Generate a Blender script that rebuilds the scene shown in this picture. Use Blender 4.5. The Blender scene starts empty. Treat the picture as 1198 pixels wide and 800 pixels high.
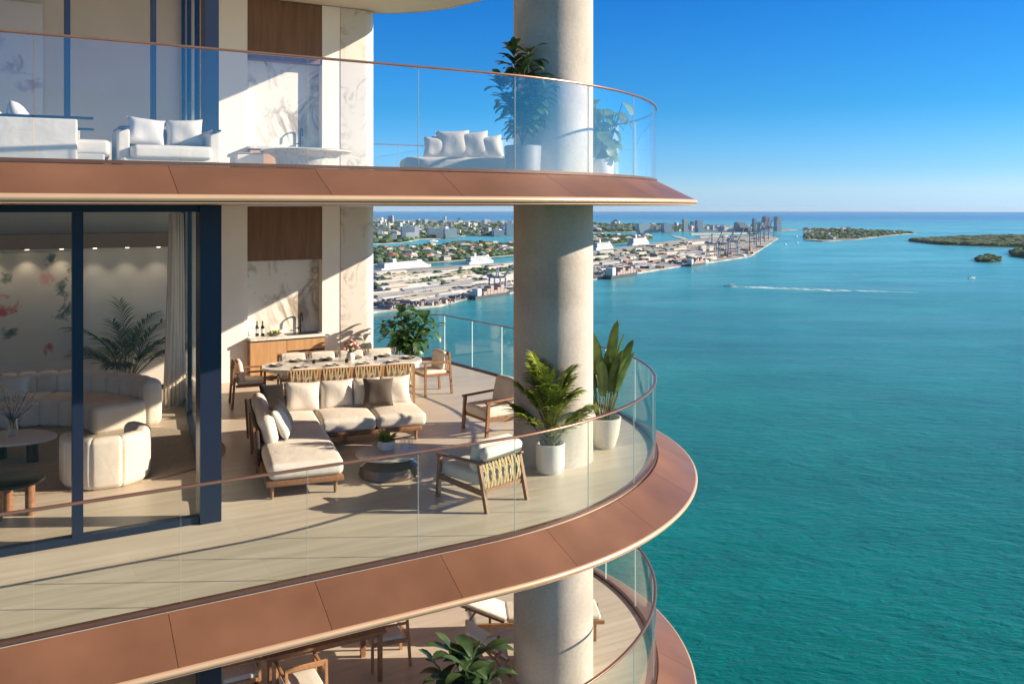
import bpy, bmesh, math, random
from math import sin, cos, pi, radians, sqrt, atan2, tan
from mathutils import Vector, Matrix

random.seed(7)
SC = bpy.context.scene
COL = SC.collection

# ------------------------------------------------------------------ camera, sky, sun, exposure
CAMZ, FPX, HOR = 3.70, 1040.0, 243.0
cam_d = bpy.data.cameras.new("camera")
cam_d.sensor_width = 36.0
cam_d.sensor_fit = 'HORIZONTAL'
cam_d.lens = FPX / 1198 * 36
cam_d.shift_y = -(400 - HOR) / 1198
cam_d.clip_start, cam_d.clip_end = 0.2, 120000
cam = bpy.data.objects.new("camera", cam_d)
cam.location = (0, 0, CAMZ)
cam.rotation_euler = (pi / 2, 0, 0)
COL.objects.link(cam)
SC.camera = cam

SUN_H = Vector((0.999, 0.04, 0)).normalized()
SUN_EL = radians(21.2)
SUN_V = Vector((SUN_H.x * cos(SUN_EL), SUN_H.y * cos(SUN_EL), sin(SUN_EL)))
world = bpy.data.worlds.new("World")
SC.world = world
world.use_nodes = True
wn = world.node_tree
wn.nodes.clear()
w_out = wn.nodes.new('ShaderNodeOutputWorld')
w_bg = wn.nodes.new('ShaderNodeBackground')
w_sky = wn.nodes.new('ShaderNodeTexSky')
w_sky.sky_type = 'NISHITA'
w_sky.sun_disc = False
w_sky.sun_elevation = SUN_EL
w_sky.sun_rotation = atan2(SUN_H.x, SUN_H.y)
w_sky.altitude = 150
w_sky.air_density = 1.0
w_sky.dust_density = 0.3
w_sky.ozone_density = 3.0
w_hs = wn.nodes.new('ShaderNodeHueSaturation')
w_hs.inputs['Saturation'].default_value = 1.3
w_bg.inputs['Strength'].default_value = 0.089
# clear maritime air: the low sky is pale blue instead of yellow, then azure; the unseen dome above is toned to set the fill light
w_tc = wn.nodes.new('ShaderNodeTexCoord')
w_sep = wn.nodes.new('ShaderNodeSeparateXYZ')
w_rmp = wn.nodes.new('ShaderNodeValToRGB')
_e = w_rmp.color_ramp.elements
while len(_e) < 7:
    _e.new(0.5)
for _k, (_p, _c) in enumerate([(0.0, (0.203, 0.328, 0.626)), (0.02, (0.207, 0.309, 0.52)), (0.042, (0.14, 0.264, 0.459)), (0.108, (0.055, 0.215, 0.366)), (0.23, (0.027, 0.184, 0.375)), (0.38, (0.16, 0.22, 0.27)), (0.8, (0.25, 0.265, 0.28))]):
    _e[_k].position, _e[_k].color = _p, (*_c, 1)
w_mul = wn.nodes.new('ShaderNodeMix')
w_mul.data_type, w_mul.blend_type = 'RGBA', 'MULTIPLY'
w_mul.inputs[0].default_value = 1.0
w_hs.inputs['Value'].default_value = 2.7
w_hs.inputs['Saturation'].default_value = 1.0
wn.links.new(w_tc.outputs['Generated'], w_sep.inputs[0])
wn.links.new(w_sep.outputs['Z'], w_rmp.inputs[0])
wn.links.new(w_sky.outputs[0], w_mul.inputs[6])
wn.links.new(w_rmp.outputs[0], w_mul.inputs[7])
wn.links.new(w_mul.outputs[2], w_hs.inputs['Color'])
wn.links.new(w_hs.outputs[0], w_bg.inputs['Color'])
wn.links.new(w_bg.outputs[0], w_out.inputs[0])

sun_d = bpy.data.lights.new("sun", 'SUN')
sun_d.energy = 5.0
sun_d.angle = radians(0.5)
sun_d.color = (1.0, 0.87, 0.69)
sun = bpy.data.objects.new("sun", sun_d)
sun.rotation_euler = (-SUN_V).to_track_quat('-Z', 'Y').to_euler()
COL.objects.link(sun)

SC.view_settings.view_transform = 'Standard'
SC.view_settings.look = 'None'
SC.view_settings.gamma = 1.0
SC.view_settings.use_curve_mapping = False
SC.view_settings.exposure = 0.85
SC.cycles.max_bounces = 10
SC.cycles.diffuse_bounces = 4
SC.cycles.glossy_bounces = 4
SC.cycles.transmission_bounces = 6
SC.cycles.transparent_max_bounces = 32
SC.cycles.use_denoising = True
SC.cycles.sample_clamp_indirect = 6.0

# ------------------------------------------------------------------ coordinates
C30, S30 = cos(radians(30)), sin(radians(30))


def uv(u, v, z=0.0):
    """Building axes: u along the front facade, v away into the building."""
    return Vector((C30 * u - S30 * v, S30 * u + C30 * v, z))


def u_at(px, v):
    k = (px - 599) / FPX
    return v * (S30 + C30 * k) / (C30 - S30 * k)


def at(px, py, z=0.0):
    """Ground point at height z seen at a place of the photograph."""
    Y = FPX * (CAMZ - z) / (py - HOR)
    return Vector(((px - 599) * Y / FPX, Y, z))


SEA = CAMZ - 150.0


def bg(px, py, z=None):
    p = at(px, py, SEA)
    if z is not None:
        p.z = SEA + z
    return p


# ------------------------------------------------------------------ materials
def mat(name):
    m = bpy.data.materials.new(name)
    m.use_nodes = True
    nt = m.node_tree
    return m, nt, nt.nodes['Principled BSDF']


def N(nt, t, **kw):
    n = nt.nodes.new(t)
    for k, v in kw.items():
        setattr(n, k, v)
    return n


def ramp(nt, stops):
    r = N(nt, 'ShaderNodeValToRGB')
    e = r.color_ramp.elements
    while len(e) < len(stops):
        e.new(0.5)
    for i, (p, c) in enumerate(stops):
        e[i].position = p
        e[i].color = (*c, 1) if len(c) == 3 else c
    return r


def coords(nt, scale=(1, 1, 1), rot=(0, 0, 0), kind='Object'):
    tc = N(nt, 'ShaderNodeTexCoord')
    mp = N(nt, 'ShaderNodeMapping')
    mp.inputs['Scale'].default_value = scale
    mp.inputs['Rotation'].default_value = rot
    nt.links.new(tc.outputs[kind], mp.inputs['Vector'])
    return mp


def simple(name, col, rough=0.6, metal=0.0, var=0.12, scale=6.0, bump=0.0, bscale=60.0, stretch=(1, 1, 1), spec=0.5, sheen=0.0):
    m, nt, b = mat(name)
    mp = coords(nt, stretch)
    no = N(nt, 'ShaderNodeTexNoise')
    no.inputs['Scale'].default_value = scale
    no.inputs['Detail'].default_value = 6
    nt.links.new(mp.outputs[0], no.inputs['Vector'])
    lo = tuple(max(0, c * (1 - var)) for c in col)
    hi = tuple(min(1, c * (1 + var)) for c in col)
    r = ramp(nt, [(0.3, lo), (0.7, hi)])
    nt.links.new(no.outputs['Fac'], r.inputs[0])
    nt.links.new(r.outputs[0], b.inputs['Base Color'])
    b.inputs['Roughness'].default_value = rough
    b.inputs['Metallic'].default_value = metal
    b.inputs['Specular IOR Level'].default_value = spec
    if sheen:
        b.inputs['Sheen Weight'].default_value = sheen
    if bump:
        n2 = N(nt, 'ShaderNodeTexNoise')
        n2.inputs['Scale'].default_value = bscale
        n2.inputs['Detail'].default_value = 4
        nt.links.new(mp.outputs[0], n2.inputs['Vector'])
        bp = N(nt, 'ShaderNodeBump')
        bp.inputs['Strength'].default_value = bump
        bp.inputs['Distance'].default_value = 0.02
        nt.links.new(n2.outputs['Fac'], bp.inputs['Height'])
        nt.links.new(bp.outputs[0], b.inputs['Normal'])
    return m


def wood(name, dark, light, scale=(1, 1, 1), rough=0.45, gs=9.0):
    m, nt, b = mat(name)
    mp = coords(nt, scale)
    no = N(nt, 'ShaderNodeTexNoise')
    no.inputs['Scale'].default_value = gs
    no.inputs['Detail'].default_value = 8
    no.inputs['Distortion'].default_value = 0.4
    nt.links.new(mp.outputs[0], no.inputs['Vector'])
    r = ramp(nt, [(0.3, dark), (0.7, light)])
    nt.links.new(no.outputs['Fac'], r.inputs[0])
    nt.links.new(r.outputs[0], b.inputs['Base Color'])
    b.inputs['Roughness'].default_value = rough
    return m


def fabric(name, col, var=0.05):
    m, nt, b = mat(name)
    mp = coords(nt)
    no = N(nt, 'ShaderNodeTexNoise')
    no.inputs['Scale'].default_value = 3.5
    no.inputs['Detail'].default_value = 5
    nt.links.new(mp.outputs[0], no.inputs['Vector'])
    r = ramp(nt, [(0.3, tuple(c * (1 - var) for c in col)), (0.7, tuple(min(1, c * (1 + var)) for c in col))])
    nt.links.new(no.outputs['Fac'], r.inputs[0])
    nt.links.new(r.outputs[0], b.inputs['Base Color'])
    b.inputs['Roughness'].default_value = 0.9
    b.inputs['Specular IOR Level'].default_value = 0.15
    b.inputs['Sheen Weight'].default_value = 0.05
    fold = N(nt, 'ShaderNodeTexNoise')
    fold.inputs['Scale'].default_value = 5.0
    fold.inputs['Detail'].default_value = 2
    fold.inputs['Distortion'].default_value = 0.8
    nt.links.new(mp.outputs[0], fold.inputs['Vector'])
    we = N(nt, 'ShaderNodeTexNoise')
    we.inputs['Scale'].default_value = 160
    nt.links.new(mp.outputs[0], we.inputs['Vector'])
    mx = N(nt, 'ShaderNodeMath', operation='MULTIPLY_ADD')
    mx.inputs[1].default_value = 0.08
    nt.links.new(we.outputs['Fac'], mx.inputs[0])
    nt.links.new(fold.outputs['Fac'], mx.inputs[2])
    bp = N(nt, 'ShaderNodeBump')
    bp.inputs['Strength'].default_value = 0.22
    bp.inputs['Distance'].default_value = 0.04
    nt.links.new(mx.outputs[0], bp.inputs['Height'])
    nt.links.new(bp.outputs[0], b.inputs['Normal'])
    return m


def glass(name, tint=(0.9, 0.93, 0.93), base=0.035, edge=0.75, power=4.0, refl=(1, 1, 1), rough=0.0):
    m = bpy.data.materials.new(name)
    m.use_nodes = True
    nt = m.node_tree
    nt.nodes.clear()
    out = N(nt, 'ShaderNodeOutputMaterial')
    tr = N(nt, 'ShaderNodeBsdfTransparent')
    tr.inputs[0].default_value = (*tint, 1)
    gl = N(nt, 'ShaderNodeBsdfGlossy')
    gl.inputs['Color'].default_value = (*refl, 1)
    gl.inputs['Roughness'].default_value = rough
    lw = N(nt, 'ShaderNodeLayerWeight')
    lw.inputs['Blend'].default_value = 0.5
    p = N(nt, 'ShaderNodeMath', operation='POWER')
    p.inputs[1].default_value = power
    nt.links.new(lw.outputs['Facing'], p.inputs[0])
    ma = N(nt, 'ShaderNodeMath', operation='MULTIPLY_ADD')
    ma.inputs[1].default_value = edge
    ma.inputs[2].default_value = base
    nt.links.new(p.outputs[0], ma.inputs[0])
    mx = N(nt, 'ShaderNodeMixShader')
    nt.links.new(ma.outputs[0], mx.inputs[0])
    nt.links.new(tr.outputs[0], mx.inputs[1])
    nt.links.new(gl.outputs[0], mx.inputs[2])
    nt.links.new(mx.outputs[0], out.inputs[0])
    return m


def leafmat(name, dark, light, trans=0.25):
    m, nt, b = mat(name)
    mp = coords(nt)
    no = N(nt, 'ShaderNodeTexNoise')
    no.inputs['Scale'].default_value = 7
    no.inputs['Detail'].default_value = 3
    nt.links.new(mp.outputs[0], no.inputs['Vector'])
    r = ramp(nt, [(0.3, dark), (0.72, light)])
    nt.links.new(no.outputs['Fac'], r.inputs[0])
    nt.links.new(r.outputs[0], b.inputs['Base Color'])
    b.inputs['Roughness'].default_value = 0.42
    tl = N(nt, 'ShaderNodeBsdfTranslucent')
    nt.links.new(r.outputs[0], tl.inputs[0])
    mx = N(nt, 'ShaderNodeMixShader')
    mx.inputs[0].default_value = trans
    nt.links.new(b.outputs[0], mx.inputs[1])
    nt.links.new(tl.outputs[0], mx.inputs[2])
    nt.links.new(mx.outputs[0], nt.nodes['Material Output'].inputs[0])
    return m


def marble(name, base, vein, vscale=0.9, rough=0.25, vein2=None):
    m, nt, b = mat(name)
    mp = coords(nt, (1, 1, 1), (0.3, 0.5, 0.6))
    n1 = N(nt, 'ShaderNodeTexNoise')
    n1.inputs['Scale'].default_value = vscale
    n1.inputs['Detail'].default_value = 9
    n1.inputs['Roughness'].default_value = 0.6
    n1.inputs['Distortion'].default_value = 1.3
    nt.links.new(mp.outputs[0], n1.inputs['Vector'])
    r = ramp(nt, [(0.445, base), (0.493, vein), (0.504, vein), (0.55, base)])
    nt.links.new(n1.outputs['Fac'], r.inputs[0])
    n2 = N(nt, 'ShaderNodeTexNoise')
    n2.inputs['Scale'].default_value = 1.6
    n2.inputs['Detail'].default_value = 4
    nt.links.new(mp.outputs[0], n2.inputs['Vector'])
    r2 = ramp(nt, [(0.36, (0, 0, 0)), (0.58, (1, 1, 1))])
    nt.links.new(n2.outputs['Fac'], r2.inputs[0])
    mx = N(nt, 'ShaderNodeMix', data_type='RGBA')
    mx.inputs[6].default_value = (*base, 1)
    nt.links.new(r2.outputs[0], mx.inputs[0])
    nt.links.new(r.outputs[0], mx.inputs[7])
    nt.links.new(mx.outputs[2], b.inputs['Base Color'])
    b.inputs['Roughness'].default_value = rough
    return m


def deck_material():
    m, nt, b = mat('travertine_deck')
    g = N(nt, 'ShaderNodeNewGeometry')
    mp = N(nt, 'ShaderNodeMapping')
    mp.inputs['Rotation'].default_value = (0, 0, radians(-30))
    nt.links.new(g.outputs['Position'], mp.inputs['Vector'])
    st = N(nt, 'ShaderNodeMapping')
    st.inputs['Scale'].default_value = (0.35, 5.0, 1)
    nt.links.new(mp.outputs[0], st.inputs['Vector'])
    n1 = N(nt, 'ShaderNodeTexNoise')
    n1.inputs['Scale'].default_value = 1.6
    n1.inputs['Detail'].default_value = 9
    n1.inputs['Roughness'].default_value = 0.62
    n1.inputs['Distortion'].default_value = 0.35
    nt.links.new(st.outputs[0], n1.inputs['Vector'])
    r = ramp(nt, [(0.28, (0.52, 0.42, 0.315)), (0.5, (0.62, 0.52, 0.405)), (0.72, (0.69, 0.595, 0.48))])
    nt.links.new(n1.outputs['Fac'], r.inputs[0])
    br = N(nt, 'ShaderNodeTexBrick')
    br.offset = 0.5
    br.inputs['Scale'].default_value = 1.0
    br.inputs['Brick Width'].default_value = 2.4
    br.inputs['Row Height'].default_value = 0.6
    br.inputs['Mortar Size'].default_value = 0.004
    br.inputs['Color1'].default_value = (1, 1, 1, 1)
    br.inputs['Color2'].default_value = (0.94, 0.935, 0.93, 1)
    br.inputs['Mortar'].default_value = (0.86, 0.85, 0.84, 1)
    nt.links.new(mp.outputs[0], br.inputs['Vector'])
    mx = N(nt, 'ShaderNodeMix', data_type='RGBA', blend_type='MULTIPLY')
    mx.inputs[0].default_value = 1.0
    nt.links.new(r.outputs[0], mx.inputs[6])
    nt.links.new(br.outputs['Color'], mx.inputs[7])
    nt.links.new(mx.outputs[2], b.inputs['Base Color'])
    r3 = ramp(nt, [(0.3, (0.28,) * 3), (0.7, (0.45,) * 3)])
    nt.links.new(n1.outputs['Fac'], r3.inputs[0])
    nt.links.new(r3.outputs[0], b.inputs['Roughness'])
    b.inputs['Specular IOR Level'].default_value = 0.4
    bp = N(nt, 'ShaderNodeBump')
    bp.inputs['Strength'].default_value = 0.15
    bp.inputs['Distance'].default_value = 0.004
    nt.links.new(n1.outputs['Fac'], bp.inputs['Height'])
    nt.links.new(bp.outputs[0], b.inputs['Normal'])
    return m


def concrete_material():
    m, nt, b = mat('board_concrete')
    mp = coords(nt)
    n1 = N(nt, 'ShaderNodeTexNoise')
    n1.inputs['Scale'].default_value = 1.1
    n1.inputs['Detail'].default_value = 10
    n1.inputs['Distortion'].default_value = 0.6
    nt.links.new(mp.outputs[0], n1.inputs['Vector'])
    r = ramp(nt, [(0.3, (0.42, 0.355, 0.295)), (0.7, (0.60, 0.53, 0.46))])
    nt.links.new(n1.outputs['Fac'], r.inputs[0])
    vo = N(nt, 'ShaderNodeTexVoronoi')
    vo.inputs['Scale'].default_value = 9
    nt.links.new(mp.outputs[0], vo.inputs['Vector'])
    rp = ramp(nt, [(0.05, (0.62,) * 3), (0.11, (1,) * 3)])
    nt.links.new(vo.outputs['Distance'], rp.inputs[0])
    n2 = N(nt, 'ShaderNodeTexNoise')
    n2.inputs['Scale'].default_value = 22
    n2.inputs['Detail'].default_value = 5
    nt.links.new(mp.outputs[0], n2.inputs['Vector'])
    rs = ramp(nt, [(0.35, (0.93,) * 3), (0.65, (1.03,) * 3)])
    nt.links.new(n2.outputs['Fac'], rs.inputs[0])
    m1 = N(nt, 'ShaderNodeMix', data_type='RGBA', blend_type='MULTIPLY')
    m1.inputs[0].default_value = 0.22
    nt.links.new(r.outputs[0], m1.inputs[6])
    nt.links.new(rp.outputs[0], m1.inputs[7])
    m2 = N(nt, 'ShaderNodeMix', data_type='RGBA', blend_type='MULTIPLY')
    m2.inputs[0].default_value = 1
    nt.links.new(m1.outputs[2], m2.inputs[6])
    nt.links.new(rs.outputs[0], m2.inputs[7])
    nt.links.new(m2.outputs[2], b.inputs['Base Color'])
    b.inputs['Roughness'].default_value = 0.8
    bp = N(nt, 'ShaderNodeBump')
    bp.inputs['Strength'].default_value = 0.25
    bp.inputs['Distance'].default_value = 0.01
    nt.links.new(n2.outputs['Fac'], bp.inputs['Height'])
    nt.links.new(bp.outputs[0], b.inputs['Normal'])
    return m


def water_material():
    m, nt, b = mat('bay_water')
    g = N(nt, 'ShaderNodeNewGeometry')
    sep = N(nt, 'ShaderNodeSeparateXYZ')
    nt.links.new(g.outputs['Position'], sep.inputs[0])
    # shoals and channels: patches of sea floor colour
    mp = N(nt, 'ShaderNodeMapping')
    mp.inputs['Scale'].default_value = (0.0006, 0.0012, 1)
    nt.links.new(g.outputs['Position'], mp.inputs['Vector'])
    n1 = N(nt, 'ShaderNodeTexNoise')
    n1.inputs['Scale'].default_value = 2.0
    n1.inputs['Detail'].default_value = 6
    n1.inputs['Distortion'].default_value = 0.5
    nt.links.new(mp.outputs[0], n1.inputs['Vector'])
    r = ramp(nt, [(0.3, (0.0, 0.12, 0.105)), (0.55, (0.001, 0.175, 0.15)), (0.75, (0.004, 0.25, 0.205))])
    nt.links.new(n1.outputs['Fac'], r.inputs[0])
    # open ocean beyond the islands is deep blue, the bay is turquoise
    mr = N(nt, 'ShaderNodeMapRange')
    mr.inputs['From Min'].default_value = 400
    mr.inputs['From Max'].default_value = 2600
    nt.links.new(sep.outputs['Y'], mr.inputs['Value'])
    mx1 = N(nt, 'ShaderNodeMix', data_type='RGBA')
    nt.links.new(mr.outputs[0], mx1.inputs[0])
    nt.links.new(r.outputs[0], mx1.inputs[6])
    r2 = ramp(nt, [(0.3, (0.05, 0.38, 0.44)), (0.7, (0.13, 0.52, 0.57))])
    nt.links.new(n1.outputs['Fac'], r2.inputs[0])
    nt.links.new(r2.outputs[0], mx1.inputs[7])
    mr2 = N(nt, 'ShaderNodeMapRange')
    mr2.inputs['From Min'].default_value = 7500
    mr2.inputs['From Max'].default_value = 13000
    nt.links.new(sep.outputs['Y'], mr2.inputs['Value'])
    mx2 = N(nt, 'ShaderNodeMix', data_type='RGBA')
    nt.links.new(mr2.outputs[0], mx2.inputs[0])
    nt.links.new(mx1.outputs[2], mx2.inputs[6])
    mx2.inputs[7].default_value = (0.0, 0.18, 0.40, 1)
    pm_ = N(nt, 'ShaderNodeMapping')
    pm_.inputs['Scale'].default_value = (0.006, 0.013, 1)
    pm_.inputs['Rotation'].default_value = (0, 0, 0.3)
    nt.links.new(g.outputs['Position'], pm_.inputs['Vector'])
    pn = N(nt, 'ShaderNodeTexNoise')
    pn.inputs['Scale'].default_value = 1.0
    pn.inputs['Detail'].default_value = 6
    pn.inputs['Distortion'].default_value = 0.8
    nt.links.new(pm_.outputs[0], pn.inputs['Vector'])
    pr = ramp(nt, [(0.3, (0.74, 0.78, 0.8)), (0.55, (1.0, 1.0, 1.0)), (0.72, (1.22, 1.16, 1.1))])
    nt.links.new(pn.outputs['Fac'], pr.inputs[0])
    pmx = N(nt, 'ShaderNodeMix', data_type='RGBA', blend_type='MULTIPLY')
    pmx.inputs[0].default_value = 1.0
    nt.links.new(mx2.outputs[2], pmx.inputs[6])
    nt.links.new(pr.outputs[0], pmx.inputs[7])
    nt.links.new(pmx.outputs[2], b.inputs['Base Color'])
    b.inputs['Roughness'].default_value = 0.22
    b.inputs['IOR'].default_value = 1.33
    b.inputs['Specular IOR Level'].default_value = 0.35
    # wind waves
    hs = []
    for sc, w, rz in ((0.11, 1.0, 0.5), (0.33, 0.55, 0.2), (0.035, 1.6, 0.8)):
        mq = N(nt, 'ShaderNodeMapping')
        mq.inputs['Scale'].default_value = (sc, sc * 1.9, sc)
        mq.inputs['Rotation'].default_value = (0, 0, rz)
        nt.links.new(g.outputs['Position'], mq.inputs['Vector'])
        q = N(nt, 'ShaderNodeTexNoise')
        q.inputs['Scale'].default_value = 1.0
        q.inputs['Detail'].default_value = 4
        q.inputs['Distortion'].default_value = 0.6
        nt.links.new(mq.outputs[0], q.inputs['Vector'])
        mm = N(nt, 'ShaderNodeMath', operation='MULTIPLY')
        mm.inputs[1].default_value = w
        nt.links.new(q.outputs['Fac'], mm.inputs[0])
        hs.append(mm)
    a1 = N(nt, 'ShaderNodeMath', operation='ADD')
    nt.links.new(hs[0].outputs[0], a1.inputs[0])
    nt.links.new(hs[1].outputs[0], a1.inputs[1])
    a2 = N(nt, 'ShaderNodeMath', operation='ADD')
    nt.links.new(a1.outputs[0], a2.inputs[0])
    nt.links.new(hs[2].outputs[0], a2.inputs[1])
    bp = N(nt, 'ShaderNodeBump')
    bp.inputs['Strength'].default_value = 0.8
    bp.inputs['Distance'].default_value = 1.6
    nt.links.new(a2.outputs[0], bp.inputs['Height'])
    nt.links.new(bp.outputs[0], b.inputs['Normal'])
    # gusts: lanes of rougher and calmer water
    gm = N(nt, 'ShaderNodeMapping')
    gm.inputs['Scale'].default_value = (0.0016, 0.0065, 1)
    gm.inputs['Rotation'].default_value = (0, 0, 0.12)
    nt.links.new(g.outputs['Position'], gm.inputs['Vector'])
    gn = N(nt, 'ShaderNodeTexNoise')
    gn.inputs['Scale'].default_value = 1.0
    gn.inputs['Detail'].default_value = 7
    gn.inputs['Roughness'].default_value = 0.6
    gn.inputs['Distortion'].default_value = 1.2
    nt.links.new(gm.outputs[0], gn.inputs['Vector'])
    gr = ramp(nt, [(0.3, (0.4,) * 3), (0.5, (0.6,) * 3), (0.7, (0.85,) * 3)])
    nt.links.new(gn.outputs['Fac'], gr.inputs[0])
    nt.links.new(gr.outputs[0], bp.inputs['Strength'])
    rr = ramp(nt, [(0.35, (0.17,) * 3), (0.65, (0.25,) * 3)])
    nt.links.new(gn.outputs['Fac'], rr.inputs[0])
    nt.links.new(rr.outputs[0], b.inputs['Roughness'])
    return m


def storey_material(name, wallc, winc, period=3.6, duty=0.5):
    """Plaster or glass towers far away with window bands at every storey and bays across."""
    m, nt, b = mat(name)
    g = N(nt, 'ShaderNodeTexCoord')
    sep = N(nt, 'ShaderNodeSeparateXYZ')
    nt.links.new(g.outputs['Object'], sep.inputs[0])
    fr = N(nt, 'ShaderNodeMath', operation='FRACT')
    dv = N(nt, 'ShaderNodeMath', operation='DIVIDE')
    dv.inputs[1].default_value = period
    nt.links.new(sep.outputs['Z'], dv.inputs[0])
    nt.links.new(dv.outputs[0], fr.inputs[0])
    gt = N(nt, 'ShaderNodeMath', operation='GREATER_THAN')
    gt.inputs[1].default_value = duty
    nt.links.new(fr.outputs[0], gt.inputs[0])
    ax = N(nt, 'ShaderNodeMath', operation='ADD')
    nt.links.new(sep.outputs['X'], ax.inputs[0])
    nt.links.new(sep.outputs['Y'], ax.inputs[1])
    d2 = N(nt, 'ShaderNodeMath', operation='DIVIDE')
    d2.inputs[1].default_value = 7.0
    nt.links.new(ax.outputs[0], d2.inputs[0])
    f2 = N(nt, 'ShaderNodeMath', operation='FRACT')
    nt.links.new(d2.outputs[0], f2.inputs[0])
    g2 = N(nt, 'ShaderNodeMath', operation='GREATER_THAN')
    g2.inputs[1].default_value = 0.25
    nt.links.new(f2.outputs[0], g2.inputs[0])
    mu = N(nt, 'ShaderNodeMath', operation='MULTIPLY')
    nt.links.new(gt.outputs[0], mu.inputs[0])
    nt.links.new(g2.outputs[0], mu.inputs[1])
    mx = N(nt, 'ShaderNodeMix', data_type='RGBA')
    mx.inputs[6].default_value = (*wallc, 1)
    mx.inputs[7].default_value = (*winc, 1)
    nt.links.new(mu.outputs[0], mx.inputs[0])
    nt.links.new(mx.outputs[2], b.inputs['Base Color'])
    b.inputs['Roughness'].default_value = 0.5
    return m


def land_material(name, stops, scale=0.006, stretch=(1, 1, 1)):
    m, nt, b = mat(name)
    mp = coords(nt, stretch)
    n1 = N(nt, 'ShaderNodeTexNoise')
    n1.inputs['Scale'].default_value = scale
    n1.inputs['Detail'].default_value = 9
    n1.inputs['Roughness'].default_value = 0.7
    nt.links.new(mp.outputs[0], n1.inputs['Vector'])
    r = ramp(nt, stops)
    nt.links.new(n1.outputs['Fac'], r.inputs[0])
    nt.links.new(r.outputs[0], b.inputs['Base Color'])
    b.inputs['Roughness'].default_value = 0.9
    return m


M = {}
M['deck'] = deck_material()
M['copper'] = simple('copper_cladding', (0.275, 0.126, 0.073), 0.42, 0.45, 0.12, 1.4, spec=0.4)
nt_ = M['copper'].node_tree
b_ = nt_.nodes['Principled BSDF']
src_ = b_.inputs['Base Color'].links[0].from_socket
oi_ = nt_.nodes.new('ShaderNodeObjectInfo')
hs_ = nt_.nodes.new('ShaderNodeHueSaturation')
mr_ = nt_.nodes.new('ShaderNodeMapRange')
mr_.inputs['To Min'].default_value = 0.95
mr_.inputs['To Max'].default_value = 1.1
nt_.links.new(oi_.outputs['Random'], mr_.inputs['Value'])
nt_.links.new(mr_.outputs[0], hs_.inputs['Value'])
nt_.links.new(src_, hs_.inputs['Color'])
nt_.links.new(hs_.outputs[0], b_.inputs['Base Color'])
st_mp = coords(nt_, (0.6, 0.6, 0.6))
st_no = nt_.nodes.new('ShaderNodeTexNoise')
st_no.inputs['Scale'].default_value = 1.8
st_no.inputs['Detail'].default_value = 7
nt_.links.new(st_mp.outputs[0], st_no.inputs['Vector'])
st_r = ramp(nt_, [(0.3, (0.3,) * 3), (0.7, (0.55,) * 3)])
nt_.links.new(st_no.outputs['Fac'], st_r.inputs[0])
nt_.links.new(st_r.outputs[0], b_.inputs['Roughness'])
st_b = nt_.nodes.new('ShaderNodeBump')
st_b.inputs['Strength'].default_value = 0.12
st_b.inputs['Distance'].default_value = 0.03
nt_.links.new(st_no.outputs['Fac'], st_b.inputs['Height'])
nt_.links.new(st_b.outputs[0], b_.inputs['Normal'])
M['lip'] = simple('polished_copper_nosing', (0.74, 0.47, 0.29), 0.35, 0.4, 0.05, 2.0)
M['rail'] = simple('bronze_handrail', (0.30, 0.155, 0.11), 0.3, 0.55, 0.08, 3.0)
M['kerb'] = simple('dark_bronze_channel', (0.14, 0.075, 0.055), 0.45, 0.4, 0.1, 4.0)
M['soffitcopper'] = simple('copper_soffit', (0.52, 0.31, 0.2), 0.6, 0.1, 0.05, 2.0)
M['soffit'] = simple('painted_soffit', (0.62, 0.55, 0.46), 0.8, 0, 0.04, 2.0)
M['concrete'] = concrete_material()
M['plaster'] = simple('white_plaster', (0.87, 0.81, 0.725), 0.75, 0, 0.03, 1.5, bump=0.05)
M['tanwall'] = simple('warm_plaster', (0.66, 0.56, 0.43), 0.85, 0, 0.04, 1.2)
M['greywall'] = simple('grey_plaster', (0.72, 0.68, 0.61), 0.85, 0, 0.04, 1.2)
M['travertine'] = marble('veined_travertine', (0.66, 0.6, 0.53), (0.42, 0.37, 0.32), 1.6, 0.5)
M['marble'] = marble('veined_marble', (0.82, 0.77, 0.69), (0.40, 0.32, 0.235), 0.62, 0.25)
M['walnut'] = wood('walnut_panel', (0.15, 0.07, 0.035), (0.24, 0.125, 0.065), (1, 1, 0.06), 0.5, 14)
M['oak'] = wood('oak_front', (0.42, 0.22, 0.09), (0.56, 0.32, 0.15), (1, 1, 0.08), 0.5, 12)
M['darkcab'] = simple('dark_recess', (0.035, 0.022, 0.018), 0.5)
M['teak'] = wood('teak', (0.21, 0.095, 0.045), (0.33, 0.165, 0.08), (3, 3, 3), 0.42)
M['teaklight'] = wood('light_teak', (0.36, 0.17, 0.075), (0.5, 0.27, 0.13), (3, 3, 3), 0.45)
M['darkwood'] = wood('dark_stained_wood', (0.05, 0.028, 0.02), (0.09, 0.052, 0.036), (3, 3, 3), 0.45)
M['rope'] = simple('woven_rope', (0.50, 0.36, 0.18), 0.85, 0, 0.2, 40, bump=0.4, bscale=120)
M['white'] = fabric('white_outdoor_fabric', (0.74, 0.665, 0.565))
M['cream'] = fabric('cream_boucle', (0.72, 0.65, 0.55))
M['taupe'] = fabric('taupe_fabric', (0.115, 0.092, 0.074))
M['brown'] = fabric('dark_brown_fabric', (0.012, 0.009, 0.008))
M['beige'] = fabric('beige_fabric', (0.50, 0.40, 0.29))
M['grey'] = fabric('grey_fabric', (0.45, 0.43, 0.41))
M['blueframe'] = simple('blue_anodised_frame', (0.012, 0.020, 0.045), 0.38, 0.2, 0.06, 2.0)
M['rug'] = simple('looped_rug', (0.46, 0.38, 0.28), 0.95, 0, 0.15, 25, bump=0.5, bscale=90)
M['clearglass'] = glass('clear_balustrade_glass', (0.965, 0.988, 0.975), 0.02, 0.7, 4.2, (0.95, 0.98, 0.99))
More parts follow.
